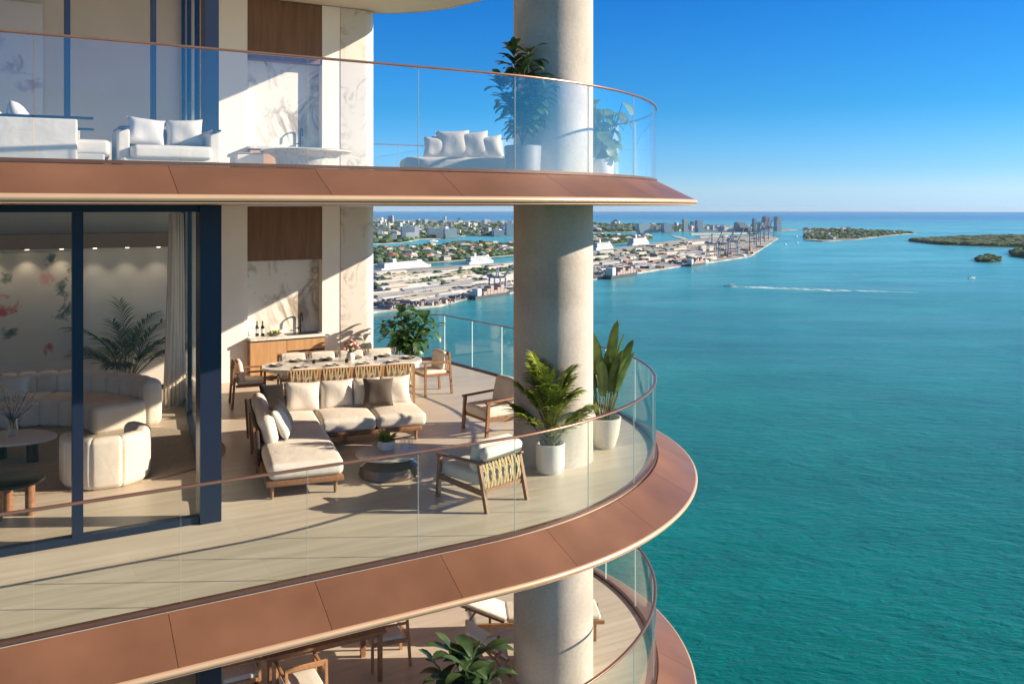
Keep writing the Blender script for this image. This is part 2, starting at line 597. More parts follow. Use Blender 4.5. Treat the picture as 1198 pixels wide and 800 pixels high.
M['railglass'] = glass('balustrade_glass', (0.985, 0.992, 0.988), 0.09, 0.75, 4.0, (0.9, 0.94, 1.0))
M['glassedge'] = simple('polished_glass_edge', (0.74, 0.85, 0.81), 0.25, 0, 0.02)
nt_ = M['glassedge'].node_tree
tr_ = nt_.nodes.new('ShaderNodeBsdfTransparent')
mx_ = nt_.nodes.new('ShaderNodeMixShader')
mx_.inputs[0].default_value = 0.6
nt_.links.new(tr_.outputs[0], mx_.inputs[1])
nt_.links.new(nt_.nodes['Principled BSDF'].outputs[0], mx_.inputs[2])
nt_.links.new(mx_.outputs[0], nt_.nodes['Material Output'].inputs[0])
M['doorglass'] = glass('door_glass', (0.98, 0.975, 0.965), 0.018, 0.7, 4.5)
M['thinglass'] = glass('drinking_glass', (0.96, 0.97, 0.97), 0.08, 0.8, 2.5)
M['smokeglass'] = glass('smoked_table_glass', (0.55, 0.58, 0.58), 0.12, 0.7, 3.0)
M['darkgloss'] = simple('dark_lacquer', (0.17, 0.105, 0.07), 0.2, 0, 0.2, 3)
M['tabletop'] = marble('grey_polished_stone', (0.50, 0.46, 0.40), (0.36, 0.33, 0.28), 3.0, 0.3)
M['stone'] = marble('pale_table_stone', (0.80, 0.74, 0.65), (0.62, 0.54, 0.45), 2.5, 0.3)
M['pot_white'] = simple('white_glazed_pot', (0.68, 0.65, 0.61), 0.5, 0, 0.04, 5)
M['pot_beige'] = simple('beige_terrazzo_pot', (0.68, 0.61, 0.52), 0.7, 0, 0.12, 45)
M['pot_dark'] = simple('grey_pot', (0.22, 0.22, 0.23), 0.6)
M['soil'] = simple('potting_soil', (0.045, 0.03, 0.02), 0.95, 0, 0.4, 30, bump=0.6)
M['palm'] = leafmat('palm_leaf', (0.13, 0.21, 0.035), (0.46, 0.52, 0.10))
M['paddle'] = leafmat('paddle_leaf', (0.045, 0.09, 0.02), (0.12, 0.19, 0.045))
M['bushy'] = leafmat('bushy_leaf', (0.03, 0.10, 0.035), (0.14, 0.26, 0.09))
M['monstera'] = leafmat('monstera_leaf', (0.10, 0.16, 0.05), (0.28, 0.34, 0.13), 0.35)
M['darkleaf'] = leafmat('dark_leaf', (0.022, 0.055, 0.02), (0.075, 0.13, 0.045), 0.15)
M['stem'] = simple('plant_stem', (0.12, 0.13, 0.045), 0.7)
M['plate'] = simple('glazed_plate', (0.62, 0.58, 0.52), 0.3)
M['platedark'] = simple('dark_plate', (0.10, 0.085, 0.07), 0.35)
M['black'] = simple('black_metal', (0.018, 0.017, 0.016), 0.35, 0.4)
M['bottle'] = simple('bottle_glass', (0.012, 0.014, 0.01), 0.12)
M['labelpaper'] = simple('bottle_label', (0.75, 0.72, 0.66), 0.7)
M['counter'] = marble('white_counter', (0.78, 0.74, 0.68), (0.6, 0.55, 0.5), 1.0, 0.3)
M['flower'] = simple('pink_petal', (0.55, 0.22, 0.2), 0.8, 0, 0.4, 30)
M['flowerpale'] = simple('cream_petal', (0.7, 0.55, 0.42), 0.8, 0, 0.25, 30)
M['curtain'] = simple('linen_curtain', (0.74, 0.67, 0.56), 0.9, 0, 0.03, 4)
M['tan'] = simple('tan_cove', (0.34, 0.235, 0.15), 0.7, 0, 0.08, 2)
M['fruit'] = simple('green_fruit', (0.36, 0.36, 0.05), 0.45, 0, 0.3, 12)
M['sea'] = water_material()
M['foam'] = simple('boat_wake_foam', (0.72, 0.8, 0.82), 0.7, 0, 0.08, 0.02)
nt_ = M['foam'].node_tree
tr_ = nt_.nodes.new('ShaderNodeBsdfTransparent')
mx_ = nt_.nodes.new('ShaderNodeMixShader')
fn_ = nt_.nodes.new('ShaderNodeTexNoise')
fn_.inputs['Scale'].default_value = 0.07
fn_.inputs['Detail'].default_value = 6
nt_.links.new(coords(nt_, (1, 0.25, 1)).outputs[0], fn_.inputs['Vector'])
fr_ = ramp(nt_, [(0.36, (0.15,) * 3), (0.6, (0.95,) * 3)])
nt_.links.new(fn_.outputs['Fac'], fr_.inputs[0])
nt_.links.new(fr_.outputs[0], mx_.inputs[0])
nt_.links.new(tr_.outputs[0], mx_.inputs[1])
nt_.links.new(nt_.nodes['Principled BSDF'].outputs[0], mx_.inputs[2])
nt_.links.new(mx_.outputs[0], nt_.nodes['Material Output'].inputs[0])


def emit(name, col, s):
    m, nt, b = mat(name)
    b.inputs['Base Color'].default_value = (*col, 1)
    b.inputs['Emission Color'].default_value = (*col, 1)
    b.inputs['Emission Strength'].default_value = s
    return m


M['lamp'] = emit('downlight_lens', (1.0, 0.85, 0.62), 5.0)


# ------------------------------------------------------------------ mesh collector
class MB:
    def __init__(self, xf=None):
        self.v, self.f, self.sm, self.mi = [], [], [], []
        self.xf = xf
        self.cur = 0

    def add(self, verts, faces, smooth=False):
        b = len(self.v)
        if self.xf is not None:
            verts = [self.xf @ Vector(p) for p in verts]
        self.v.extend([tuple(p) for p in verts])
        for f in faces:
            self.f.append([b + i for i in f])
            self.sm.append(smooth)
            self.mi.append(self.cur)
        return self

    def box(self, c, s, rz=0.0, rx=0.0, ry=0.0, bev=0.0):
        """Box with centre c, full size s; chamfered edges when bev > 0."""
        if bev > 0:
            return self.rbox(c, s, bev, rz, rx, ry, n=0, steps=1)
        h = [k / 2 for k in s]
        R = Matrix.Rotation(rz, 3, 'Z') @ Matrix.Rotation(rx, 3, 'X') @ Matrix.Rotation(ry, 3, 'Y')
        P = [Vector(c) + R @ Vector((x * h[0], y * h[1], z * h[2])) for x in (-1, 1) for y in (-1, 1) for z in (-1, 1)]
        return self.add(P, [(0, 1, 3, 2), (4, 6, 7, 5), (0, 4, 5, 1), (2, 3, 7, 6), (0, 2, 6, 4), (1, 5, 7, 3)])

    def rbox(self, c, s, r, rz=0.0, rx=0.0, ry=0.0, n=3, steps=3, puff=0.0, puffz=None, sag=0.0, fn=None):
        """Rounded box; puff bulges every face."""
        h = [k / 2 for k in s]
        r = min(r, *(k * 0.98 for k in h))
        R = Matrix.Rotation(rz, 3, 'Z') @ Matrix.Rotation(rx, 3, 'X') @ Matrix.Rotation(ry, 3, 'Y')

        def axis(H):
            a = [-H + r * (1 - tan(pi / 4 * (1 - k / steps))) for k in range(steps + 1)]
            inner = [(-H + r) + (2 * H - 2 * r) * (k + 1) / (n + 1) for k in range(n)]
            b = [-x for x in reversed(a)]
            return a + inner + b
        ax = [axis(H) for H in h]
        for d in range(3):
            e, g = (d + 1) % 3, (d + 2) % 3
            for sgn in (-1, 1):
                P, F = [], []
                ne, ng = len(ax[e]), len(ax[g])
                for i in range(ne):
                    for j in range(ng):
                        p = Vector((0, 0, 0))
                        p[d] = sgn * h[d]
                        p[e] = ax[e][i]
                        p[g] = ax[g][j]
                        q = Vector([max(-(h[k] - r), min(h[k] - r, p[k])) for k in range(3)])
                        dd = p - q
                        w = q + dd.normalized() * r
                        if puff:
                            for k in range(3):
                                a, b = (k + 1) % 3, (k + 2) % 3
                                amt = (puffz if (k == 2 and puffz is not None) else puff)
                                w[k] += (p[k] / h[k]) * amt * max(0, 1 - (p[a] / h[a]) ** 2) * max(0, 1 - (p[b] / h[b]) ** 2)
                        if fn:
                            w = fn(w)
                        P.append(Vector(c) + R @ w)
                for i in range(ne - 1):
                    for j in range(ng - 1):
                        a = i * ng + j
                        f = (a, a + ng, a + ng + 1, a + 1)
                        F.append(f if sgn > 0 else f[::-1])
                self.add(P, F, True)
        return self

    def tube(self, pts, r, seg=8, cap=True, smooth=True):
        pts = [Vector(p) for p in pts]
        n = len(pts)
        rs = r if isinstance(r, (list, tuple)) else [r] * n
        P, F = [], []
        up0 = None
        for i, p in enumerate(pts):
            t = (pts[min(i + 1, n - 1)] - pts[max(i - 1, 0)]).normalized()
            if up0 is None:
                up0 = Vector((0, 0, 1)) if abs(t.z) < 0.9 else Vector((1, 0, 0))
            a = t.cross(up0)
            if a.length < 1e-6:
                a = t.orthogonal()
            a.normalize()
            b = a.cross(t).normalized()
            up0 = b
            for k in range(seg):
                an = 2 * pi * k / seg
                P.append(p + (a * cos(an) + b * sin(an)) * rs[i])
        for i in range(n - 1):
            for k in range(seg):
                k2 = (k + 1) % seg
                F.append((i * seg + k, i * seg + k2, (i + 1) * seg + k2, (i + 1) * seg + k))
        if cap:
            F.append(tuple(range(seg))[::-1])
            F.append(tuple((n - 1) * seg + k for k in range(seg)))
        return self.add(P, F, smooth)

    def beam(self, p, q, w, h, taper=1.0, up=None):
        """Rectangular bar from p to q, w across and h along up."""
        p, q = Vector(p), Vector(q)
        t = (q - p).normalized()
        up = Vector(up) if up else (Vector((0, 0, 1)) if abs(t.z) < 0.8 else Vector((0, 1, 0)))
        a = t.cross(up).normalized()
        b = a.cross(t).normalized()
        P = []
        for c, k in ((p, 1.0), (q, taper)):
            for sa, sb in ((-1, -1), (1, -1), (1, 1), (-1, 1)):
                P.append(c + a * sa * w / 2 * k + b * sb * h / 2 * k)
        return self.add(P, [(0, 1, 2, 3)[::-1], (4, 5, 6, 7), (0, 1, 5, 4), (1, 2, 6, 5), (2, 3, 7, 6), (3, 0, 4, 7)])

    def lathe(self, c, prof, seg=32, smooth=True, sx=1.0, sy=1.0):
        c = Vector(c)
        P, F = [], []
        n = len(prof)
        for r, z in prof:
            for k in range(seg):
                an = 2 * pi * k / seg
                P.append(c + Vector((cos(an) * r * sx, sin(an) * r * sy, z)))
        for i in range(n - 1):
            for k in range(seg):
                k2 = (k + 1) % seg
                F.append((i * seg + k, i * seg + k2, (i + 1) * seg + k2, (i + 1) * seg + k))
        if prof[0][0] > 1e-4:
            F.append(tuple(range(seg))[::-1])
        if prof[-1][0] > 1e-4:
            F.append(tuple((n - 1) * seg + k for k in range(seg)))
        return self.add(P, F, smooth)

    def prism(self, poly, z0, z1, smooth=False):
        n = len(poly)
        P = [(x, y, z0) for x, y in poly] + [(x, y, z1) for x, y in poly]
        a = sum(poly[i][0] * poly[(i + 1) % n][1] - poly[(i + 1) % n][0] * poly[i][1] for i in range(n))
        F = [tuple(range(n))[::-1], tuple(range(n, 2 * n))]
        F += [(i, (i + 1) % n, n + (i + 1) % n, n + i) for i in range(n)]
        if a < 0:
            F = [f[::-1] for f in F]
        return self.add(P, F, smooth)

    def sweep(self, path, prof, smooth=True, caps=True):
        """path: list of (point, outward normal); prof: closed list of (offset outward, z)."""
        m = len(prof)
        P, F = [], []
        for p, nrm in path:
            for o, z in prof:
                P.append((p.x + nrm.x * o, p.y + nrm.y * o, z))
        for i in range(len(path) - 1):
            for k in range(m):
                k2 = (k + 1) % m
                F.append((i * m + k, i * m + k2, (i + 1) * m + k2, (i + 1) * m + k))
        if caps:
            F.append(tuple(range(m))[::-1])
            F.append(tuple((len(path) - 1) * m + k for k in range(m)))
        return self.add(P, F, smooth)

    def build(self, name, material, parent=None, weld=False, sharp=40):
        me = bpy.data.meshes.new(name)
        me.from_pydata(self.v, [], self.f)
        me.polygons.foreach_set('use_smooth', self.sm)
        me.polygons.foreach_set('material_index', self.mi)
        for mm in (material if isinstance(material, (list, tuple)) else [material]):
            me.materials.append(mm)
        bm = bmesh.new()
        bm.from_mesh(me)
        if weld:
            bmesh.ops.remove_doubles(bm, verts=bm.verts, dist=1e-5)
        bmesh.ops.recalc_face_normals(bm, faces=bm.faces)
        ca = radians(sharp)
        for e in bm.edges:
            if len(e.link_faces) == 2 and e.calc_face_angle(0) > ca:
                e.smooth = False
        bm.to_mesh(me)
        bm.free()
        me.update()
        o = bpy.data.objects.new(name, me)
        COL.objects.link(o)
        if parent is not None:
            o.parent = parent
        return o


def tag(o, label, cat, group=None):
    o['label'] = label
    o['category'] = cat
    if group:
        o['group'] = group
    return o


def struct(o):
    o['kind'] = 'structure'
    return o


def thing(name, label, cat, loc=(0, 0, 0), rz=0.0, group=None):
    o = bpy.data.objects.new(name, None)
    COL.objects.link(o)
    o.location = loc
    o.rotation_euler = (0, 0, rz)
    return tag(o, label, cat, group)


def dup(root, loc, rz=None, label=None, scale=None):
    r = root.copy()
    COL.objects.link(r)
    r.location = loc
    if rz is not None:
        r.rotation_euler = (0, 0, rz)
    if label:
        r['label'] = label
    if scale:
        r.scale = scale
    for ch in list(root.children):
        c = ch.copy()
        COL.objects.link(c)
        c.parent = r
        for g in list(ch.children):
            d = g.copy()
            COL.objects.link(d)
            d.parent = c
    return r


# ------------------------------------------------------------------ balcony outline
def outline():
    pts = [(-6 + k * 0.5, 8.68) for k in range(21)]
    pts += [(4.4, 8.68)]
    cx, cy, r = 4.65, 13.78, 5.1
    for k in range(0, 37):
        a = -pi / 2 + (pi / 2) * k / 36
        pts.append((cx + r * cos(a), cy + r * sin(a)))
    pts += [(9.72, 14.7), (9.65, 15.7), (9.57, 16.7), (9.48, 17.7), (9.4, 18.5), (9.35, 18.9)]
    cx, cy, r = 8.78, 19.2, 0.55
    for k in range(0, 13):
        a = (pi / 2) * k / 12
        pts.append((cx + r * cos(a), cy + r * sin(a)))
    pts += [(8.2, 19.75), (7.3, 19.75)]
    W = [uv(*p) for p in pts]
    res = []
    for i, p in enumerate(W):
        t = W[min(i + 1, len(W) - 1)] - W[max(i - 1, 0)]
        res.append((p, Vector((t.y, -t.x, 0)).normalized()))
    return res


OUT = outline()
LEN = [0.0]
for i in range(1, len(OUT)):
    LEN.append(LEN[-1] + (OUT[i][0] - OUT[i - 1][0]).length)


def at_len(s):
    s = max(0, min(LEN[-1], s))
    for i in range(1, len(LEN)):
        if LEN[i] >= s:
            t = (s - LEN[i - 1]) / max(1e-9, LEN[i] - LEN[i - 1])
            p = OUT[i - 1][0].lerp(OUT[i][0], t)
            n = OUT[i - 1][1].lerp(OUT[i][1], t).normalized()
            return p, n


def piece(s0, s1, step=0.12):
    k = max(1, int(math.ceil((s1 - s0) / step)))
    return [at_len(s0 + (s1 - s0) * i / k) for i in range(k + 1)]


def balcony(z, label):
    root = thing('balcony', label, 'balcony', (0, 0, z), 0, 'copper edged balconies of the tower')
    poly = [(p.x - n.x * 0.0, p.y - n.y * 0.0) for p, n in OUT]
    back = [uv(7.3, 21.5), uv(-6, 21.5)]
    poly2 = poly + [(b.x, b.y) for b in back]
    MB().prism(poly2, -0.335, 0.0).build('deck', M['deck'], root)
    # thin painted soffit closing the underside out to the nosing
    polys = [(p.x + n.x * 0.585, p.y + n.y * 0.585) for p, n in OUT] + [(b.x, b.y) for b in back]
    MB().prism(polys, -0.352, -0.339).build('soffit', M['soffitcopper'], root)
    s0 = 6 + 2.72 - 1.375 * 7
    while s0 < LEN[-1]:
        a, b = max(0.0, s0 + 0.0025), min(LEN[-1], s0 + 1.3725)
        if b > a + 0.05:
            MB().sweep(piece(a, b), [(0.035, -0.012), (0.03, -0.3), (0.585, -0.3), (0.585, -0.272), (0.05, -0.008)], True).build('fascia_panel', M['copper'], root, sharp=25)
        s0 += 1.375
    lip = [(0.588 + 0.031 * cos(t), -0.305 + 0.031 * sin(t)) for t in [pi / 2 - pi * k / 8 for k in range(9)]]
    MB().sweep(piece(0, LEN[-1]), lip + [(0.56, -0.341), (0.56, -0.304)], True).build('edge_nosing', M['lip'], root)
    return root


def balustrade(z, label, gm='clearglass'):
    root = thing('glass_balustrade', label, 'balustrade', (0, 0, z), 0, 'curved glass balustrades of the tower')
    path = piece(0, LEN[-1])
    MB().sweep(path, [(-0.035, 0.003), (0.028, 0.003), (0.028, 0.035), (-0.035, 0.035)], True).build('base_channel', M['kerb'], root, sharp=30)
    MB().sweep(path, [(-0.019, 1.095), (0.019, 1.095), (0.022, 1.099), (0.022, 1.113), (0.018, 1.117), (-0.018, 1.117), (-0.022, 1.113), (-0.022, 1.099)], True).build('top_rail', M['rail'], root, sharp=60)
    s0 = 6 + 0.26 - 1.2 * 6
    while s0 < LEN[-1]:
        a, b = max(0.0, s0 + 0.005), min(LEN[-1], s0 + 1.195)
        if b > a + 0.05:
            mb = MB()
            pp = piece(a, b, 0.1)
            prof = [(-0.008, 0.036), (0.008, 0.036), (0.008, 1.094), (-0.008, 1.094)]
            mb.sweep(pp, prof, True, caps=False)
            mb.cur = 1
            for (p, n), s in ((pp[0], 1), (pp[-1], -1)):
                mb.add([(p.x + n.x * o, p.y + n.y * o, zz) for o, zz in prof], [(0, 1, 2, 3)])
            mb.build('glass_panel', [M[gm], M['glassedge']], root, sharp=30)
        s0 += 1.2
    return root


ZU, ZL = 4.09, -3.2
balcony(0.0, 'main copper edged balcony level with the corner sofa and dining table on it')
balcony(ZU, 'copper edged balcony overhead carrying the white club sofas and tall potted plants')
balcony(ZL, 'lowest copper edged balcony with sun loungers below the main terrace')
balustrade(0.0, 'curved glass balustrade with bronze handrail round the main terrace')
balustrade(ZU, 'curved glass balustrade on the balcony above, in front of white sofas', 'railglass')
balustrade(ZL, 'curved glass balustrade round the lowest terrace with the loungers')

# top-most slab, seen only as a rounded soffit against the sky
roof_pts = [(-6, 9.6), (3.6, 9.6), (6.2, 10.2), (8.2, 11.8), (9.2, 14.2), (9.25, 16.2), (9.1, 17.1), (8.85, 18.1), (8.45, 18.8), (7.9, 19.3), (7.3, 19.6), (7.3, 21.5), (-6, 21.5)]
rp = [uv(*p) for p in roof_pts]
rt = thing('balcony', 'rounded balcony slab high at the top, only its underside showing against the sky', 'balcony', (0, 0, 0), 0, 'copper edged balconies of the tower')
MB().prism([(p.x, p.y) for p in rp], 8.22, 8.5).build('soffit', M['soffit'], rt)
path = []
for i, p in enumerate(rp[:11]):
    t = rp[i + 1] - rp[max(i - 1, 0)]
    path.append((p, Vector((t.y, -t.x, 0)).normalized()))
MB().sweep(path, [(0.005, 8.2), (0.05, 8.22), (0.03, 8.3), (0.005, 8.36)], True).build('edge_nosing', M['soffit'], rt)

# ------------------------------------------------------------------ concrete column
colt = thing('concrete_column', 'round grey concrete column rising through all the terraces', 'column', (0.61, 13.15, 0))
MB().lathe((0, 0, 0), [(0.587, -9.0), (0.587, -3.0), (0.587, 0.0), (0.587, 4.2), (0.587, 11.5)], 96).build('shaft', M['concrete'], colt)
tag(colt, 'round grey concrete column rising through all the terraces', 'column')

# ------------------------------------------------------------------ rear walls with bar niche on each level
WV = 19.3


def wall_box(mb, u0, u1, v0, v1, z0, z1, bev=0.0):
    P = [uv(u0, v0), uv(u1, v0), uv(u1, v1), uv(u0, v1)]
    mb.prism([(p.x, p.y) for p in P], z0, z1)
    return mb


def rear_wall(z, H, label_w, label_p, bar_label, cab=2.55):
    U = {k: u_at(k, WV) for k in (257, 286, 290, 374, 377, 398, 441)}
    w = thing('plaster_wall', label_w, 'wall', (0, 0, z), 0, 'plaster walls around the bar niches')
    mb = MB()
    wall_box(mb, 3.3, U[286], WV, WV + 0.6, 0.002, H - 0.002)
    mb.build('wall_panel', M['plaster'], w)
    wall_box(MB(), U[377], U[398], WV, WV + 0.6, 0.002, H - 0.002).build('wall_panel', M['plaster'], w)
    wall_box(MB(), U[286] + 0.002, U[377] - 0.002, WV + 0.3, WV + 0.6, 0.004, H - 0.004).build('niche_back', M['plaster'], w)
    wall_box(MB(), U[286] + 0.002, U[290], WV + 0.03, WV + 0.298, 0.006, H - 0.006).build('reveal_trim', M['plaster'], w)
    p = thing('stone_pier', label_p, 'pier', (0, 0, z), 0, 'veined stone piers at the wall ends')
    # rounded free end
    u0, u1, v0, v1, r = U[398] + 0.004, U[441], WV - 0.012, WV + 0.75, 0.3
    pts = [(u0, v0)]
    for k in range(9):
        a = -pi / 2 + pi / 2 * k / 8
        pts.append((u1 - r + r * cos(a), v0 + r + r * sin(a)))
    for k in range(9):
        a = pi / 2 * k / 8
        pts.append((u1 - r + r * cos(a), v1 - r + r * sin(a)))
    pts.append((u0, v1))
    MB().prism([(uv(*q).x, uv(*q).y) for q in pts], 0.004, H - 0.004, True).build('pier_stone', M['travertine'], p, sharp=25)
    b = thing('wet_bar', bar_label, 'wet bar', (0, 0, z), 0, 'built-in wet bars')
    ua, ub = U[290] + 0.004, U[377] - 0.004
    wall_box(MB(), ua, ub, WV + 0.02, WV + 0.297, cab, H - 0.007).build('upper_cabinet', M['walnut'], b)
    wall_box(MB(), ua, ub, WV + 0.25, WV + 0.297, 0.93, cab - 0.001).build('backsplash', M['marble'], b)
    uk = ua + (ub - ua) * 0.72
    um = ua + (ub - ua) * 0.48
    wall_box(MB(), ua, ub, WV - 0.16, WV + 0.29, 0.01, 0.09).build('plinth', M['darkcab'], b)
    wall_box(MB(), ua, um - 0.004, WV - 0.2, WV + 0.29, 0.095, 0.83).build('cabinet_door', M['oak'], b)
    wall_box(MB(), um + 0.004, ub, WV - 0.2, WV + 0.29, 0.60, 0.83).build('drawer', M['oak'], b)
    wall_box(MB(), um + 0.004, ub, WV - 0.2, WV + 0.29, 0.095, 0.565).build('drawer', M['oak'], b)
    wall_box(MB(), um, ub, WV - 0.17, WV + 0.29, 0.566, 0.599).build('shadow_gap', M['darkcab'], b)
    wall_box(MB(), ua, ub, WV - 0.18, WV + 0.29, 0.832, 0.862).build('counter_gap', M['darkcab'], b)
    wall_box(MB(), ua, ub, WV - 0.23, WV + 0.248, 0.864, 0.925).build('countertop', M['counter'], b)
    us = ua + (ub - ua) * 0.72
    wall_box(MB(), us - 0.36, us + 0.36, WV - 0.17, WV + 0.14, 0.926, 0.934).build('sink', M['black'], b)
    f = uv(us + 0.02, WV + 0.19, 0.926)
    d = uv(0, -1)
    pts = [f, f + Vector((0, 0, 0.36))]
    for k in range(1, 8):
        a = pi * k / 8
        pts.append(f + Vector((0, 0, 0.36)) + d * (0.08 - 0.08 * cos(a)) + Vector((0, 0, 0.08 * sin(a))))
    pts.append(f + d * 0.16 + Vector((0, 0, 0.26)))
    mb = MB().tube(pts, 0.017, 8)
    mb.beam(f + Vector((0, 0, 0.1)), f + Vector((0, 0, 0.1)) + uv(-0.1, 0), 0.02, 0.02)
    mb.build('faucet', M['black'], b)
    return U, ua, ub


U, BA, BB = rear_wall(0.0, 3.735, 'white plaster wall around the bar niche on the main terrace',
                      'pale veined stone pier beside the dining table, behind the potted shrub',
                      'oak wet bar with marble splashback and walnut panel behind the dining table')
rear_wall(ZU, 4.12, 'white plaster wall around the marble bar on the upper terrace',
          'pale veined stone pier beside the bar on the upper terrace',
          'marble backed wet bar on the upper terrace under a walnut panel', 2.8)
lw_ = thing('plaster_wall', 'plaster wall at the back of the lowest terrace', 'wall', (0, 0, ZL), 0, 'plaster walls around the bar niches')
wall_box(MB(), 3.3, U[441], WV, WV + 0.6, 0.002, -ZL - 0.36).build('wall_panel', M['plaster'], lw_)


# things on the main bar counter
def bottle(loc, label):
    t = thing('wine_bottle', label, 'bottle', loc, 0, 'wine bottles on the bar counter')
    MB().lathe((0, 0, 0), [(0.0, 0.0), (0.036, 0.002), (0.038, 0.02), (0.038, 0.19), (0.03, 0.215), (0.015, 0.24), (0.0135, 0.30), (0.015, 0.305), (0.015, 0.32), (0.0, 0.32)], 20).build('glass_body', M['bottle'], t)
    MB().lathe((0, 0, 0), [(0.0385, 0.06), (0.0388, 0.062), (0.0388, 0.15), (0.0385, 0.152)], 20).build('paper_label', M['labelpaper'], t)


bottle(uv(BA + 0.22, WV + 0.12, 0.927), 'dark wine bottle farther from the fruit bowl on the bar')
bottle(uv(BA + 0.33, WV + 0.08, 0.927), 'dark wine bottle next to the fruit bowl on the bar')
t = thing('fruit_bowl', 'shallow bowl of green fruit on the bar counter', 'fruit bowl', uv(BA + 0.56, WV + 0.02, 0.927))
MB().lathe((0, 0, 0), [(0.0, 0.0), (0.09, 0.004), (0.17, 0.045), (0.165, 0.05), (0.09, 0.015), (0.0, 0.012)], 24).build('dish', M['platedark'], t)
mb = MB()
for k in range(9):
    a = k * 2.4
    mb.lathe((0.1 * cos(a) * (k / 9) ** .5, 0.1 * sin(a) * (k / 9) ** .5, 0.03 + 0.012 * (k % 3)), [(0.0, 0.0), (0.03, 0.012), (0.036, 0.032), (0.028, 0.055), (0.0, 0.065)], 10)
mb.build('fruit_pile', M['fruit'], t)

# ------------------------------------------------------------------ glazed living room front
DV = 10.9
UC0, UC1 = u_at(232, DV), u_at(257, DV)


def window_wall(z, H, mull, post, label, label_side, u_left=-4.6):
    w = thing('sliding_window', label, 'window', (0, 0, z), 0, 'blue framed sliding windows')
    ul = u_left
    wall_box(MB(), ul, UC0, DV - 0.05, DV + 0.07, 0.003, 0.085).build('sill_track', M['blueframe'], w)
    wall_box(MB(), ul, UC0, DV - 0.05, DV + 0.07, H - 0.085, H - 0.003).build('head_track', M['blueframe'], w)
    edges = [ul]
    for a, b in mull:
        wall_box(MB(), u_at(a, DV), u_at(b, DV), DV - 0.06, DV + 0.06, 0.086, H - 0.086).build('mullion', M['blueframe'], w)
        edges += [u_at(a, DV), u_at(b, DV)]
    edges.append(UC0)
    for a, b in zip(edges[0::2], edges[1::2]):
        if b - a > 0.02:
            wall_box(MB(), a + 0.002, b - 0.002, DV - 0.006, DV + 0.006, 0.087, H - 0.087).build('glass_pane', M['doorglass'], w)
    pa, pb = u_at(post[0], DV), u_at(post[1], DV)
    wall_box(MB(), pa + 0.002, pb, DV - 0.1, DV + 0.16, 0.004, H - 0.004).build('corner_post', M['blueframe'], w)
    s = thing('side_window', label_side, 'window', (0, 0, z), 0, 'blue framed side windows')
    a, b = (pb - 0.06, DV + 0.165), (3.3, WV - 0.02)
    A, B = uv(*a), uv(*b)
    d = (B - A).normalized()
    L = (B - A).length
    for zz, nm in ((0.04, 'sill_track'), (H - 0.045, 'head_track')):
        MB().beam(A + Vector((0, 0, zz)), B + Vector((0, 0, zz)), 0.1, 0.075).build(nm, M['blueframe'], s)
    n = 3
    for k in range(1, n + 1):
        p = A + d * (L * k / n - 0.04)
        MB().beam(p + Vector((0, 0, 0.08)), p + Vector((0, 0, H - 0.085)), 0.08, 0.08, up=d).build('mullion', M['blueframe'], s)
    for k in range(n):
        p = A + d * (L * k / n + 0.01)
        q = A + d * (L * (k + 1) / n - 0.085)
        m = (p + q) / 2
        MB().beam(p + Vector((0, 0, H / 2)), q + Vector((0, 0, H / 2)), 0.012, H - 0.17).build('glass_pane', M['doorglass'], s)


window_wall(0.0, 3.735, [(84, 97)], (232, 257), 'tall blue framed sliding window in front of the living room with curved sofa',
            'blue framed window along the side of the living room with the curved sofa')
window_wall(ZU, 4.12, [(75, 82), (176.5, 182)], (238, 254), 'blue framed sliding window behind the white sofas on the upper terrace',
            'blue framed side window of the upper room')
window_wall(ZL, 2.84, [(84, 97)], (232, 257), 'blue framed sliding window of the lowest terrace, just its corner post showing',
            'blue framed side window of the lowest room')

# ------------------------------------------------------------------ interiors
def back_wall(z, H, label, m):
    w = thing('interior_wall', label, 'wall', (0, 0, z), 0, 'interior back walls')
    wall_box(MB(), -6, 3.29, WV, WV + 0.3, 0.002, H - 0.002).build('wall_panel', m, w)
    wall_box(MB(), -6, 3.2, WV - 0.025, WV - 0.002, 0.004, 0.1).build('skirting', M['blueframe'], w)
    return w


iw = back_wall(0.0, 3.735, 'grey plaster back wall of the living room behind the curved sofa', M['greywall'])
back_wall(ZU, 4.12, 'pale plaster back wall of the upper room behind the white sofas', M['tanwall'])
back_wall(ZL, 2.84, 'plaster back wall of the lowest room', M['greywall'])
sw = thing('interior_wall', 'far end wall closing off the living room beyond the art panel', 'wall', (0, 0, 0), 0, 'interior back walls')
wall_box(MB(), -6.3, -6.0, DV, WV + 0.3, 0.002, 3.733).build('wall_panel', M['greywall'], sw)
pel = thing('ceiling_pelmet', 'tan pelmet with small downlights along the living room wall', 'pelmet', (0, 0, 0))
wall_box(MB(), -5.9, 3.15, WV - 0.5, WV - 0.03, 2.92, 3.2).build('pelmet_board', M['tan'], pel)
mb_l = []
for k in range(12):
    p = uv(-3.6 + k * 0.58, WV - 0.28, 2.905)
    MB().lathe(p, [(0.0, 0.0), (0.035, 0.0), (0.035, 0.014), (0.0, 0.014)], 12).build('downlight', M['lamp'], pel)
    if k > 3:
        ld = bpy.data.lights.new('downlight_beam', 'SPOT')
        ld.energy, ld.spot_size, ld.spot_blend, ld.color, ld.shadow_soft_size = 4, radians(95), 0.7, (1.0, 0.84, 0.66), 0.03
        lo = bpy.data.objects.new('downlight_beam', ld)
        lo.location = p - Vector((0, 0, 0.02))
        COL.objects.link(lo)
        lo.parent = pel


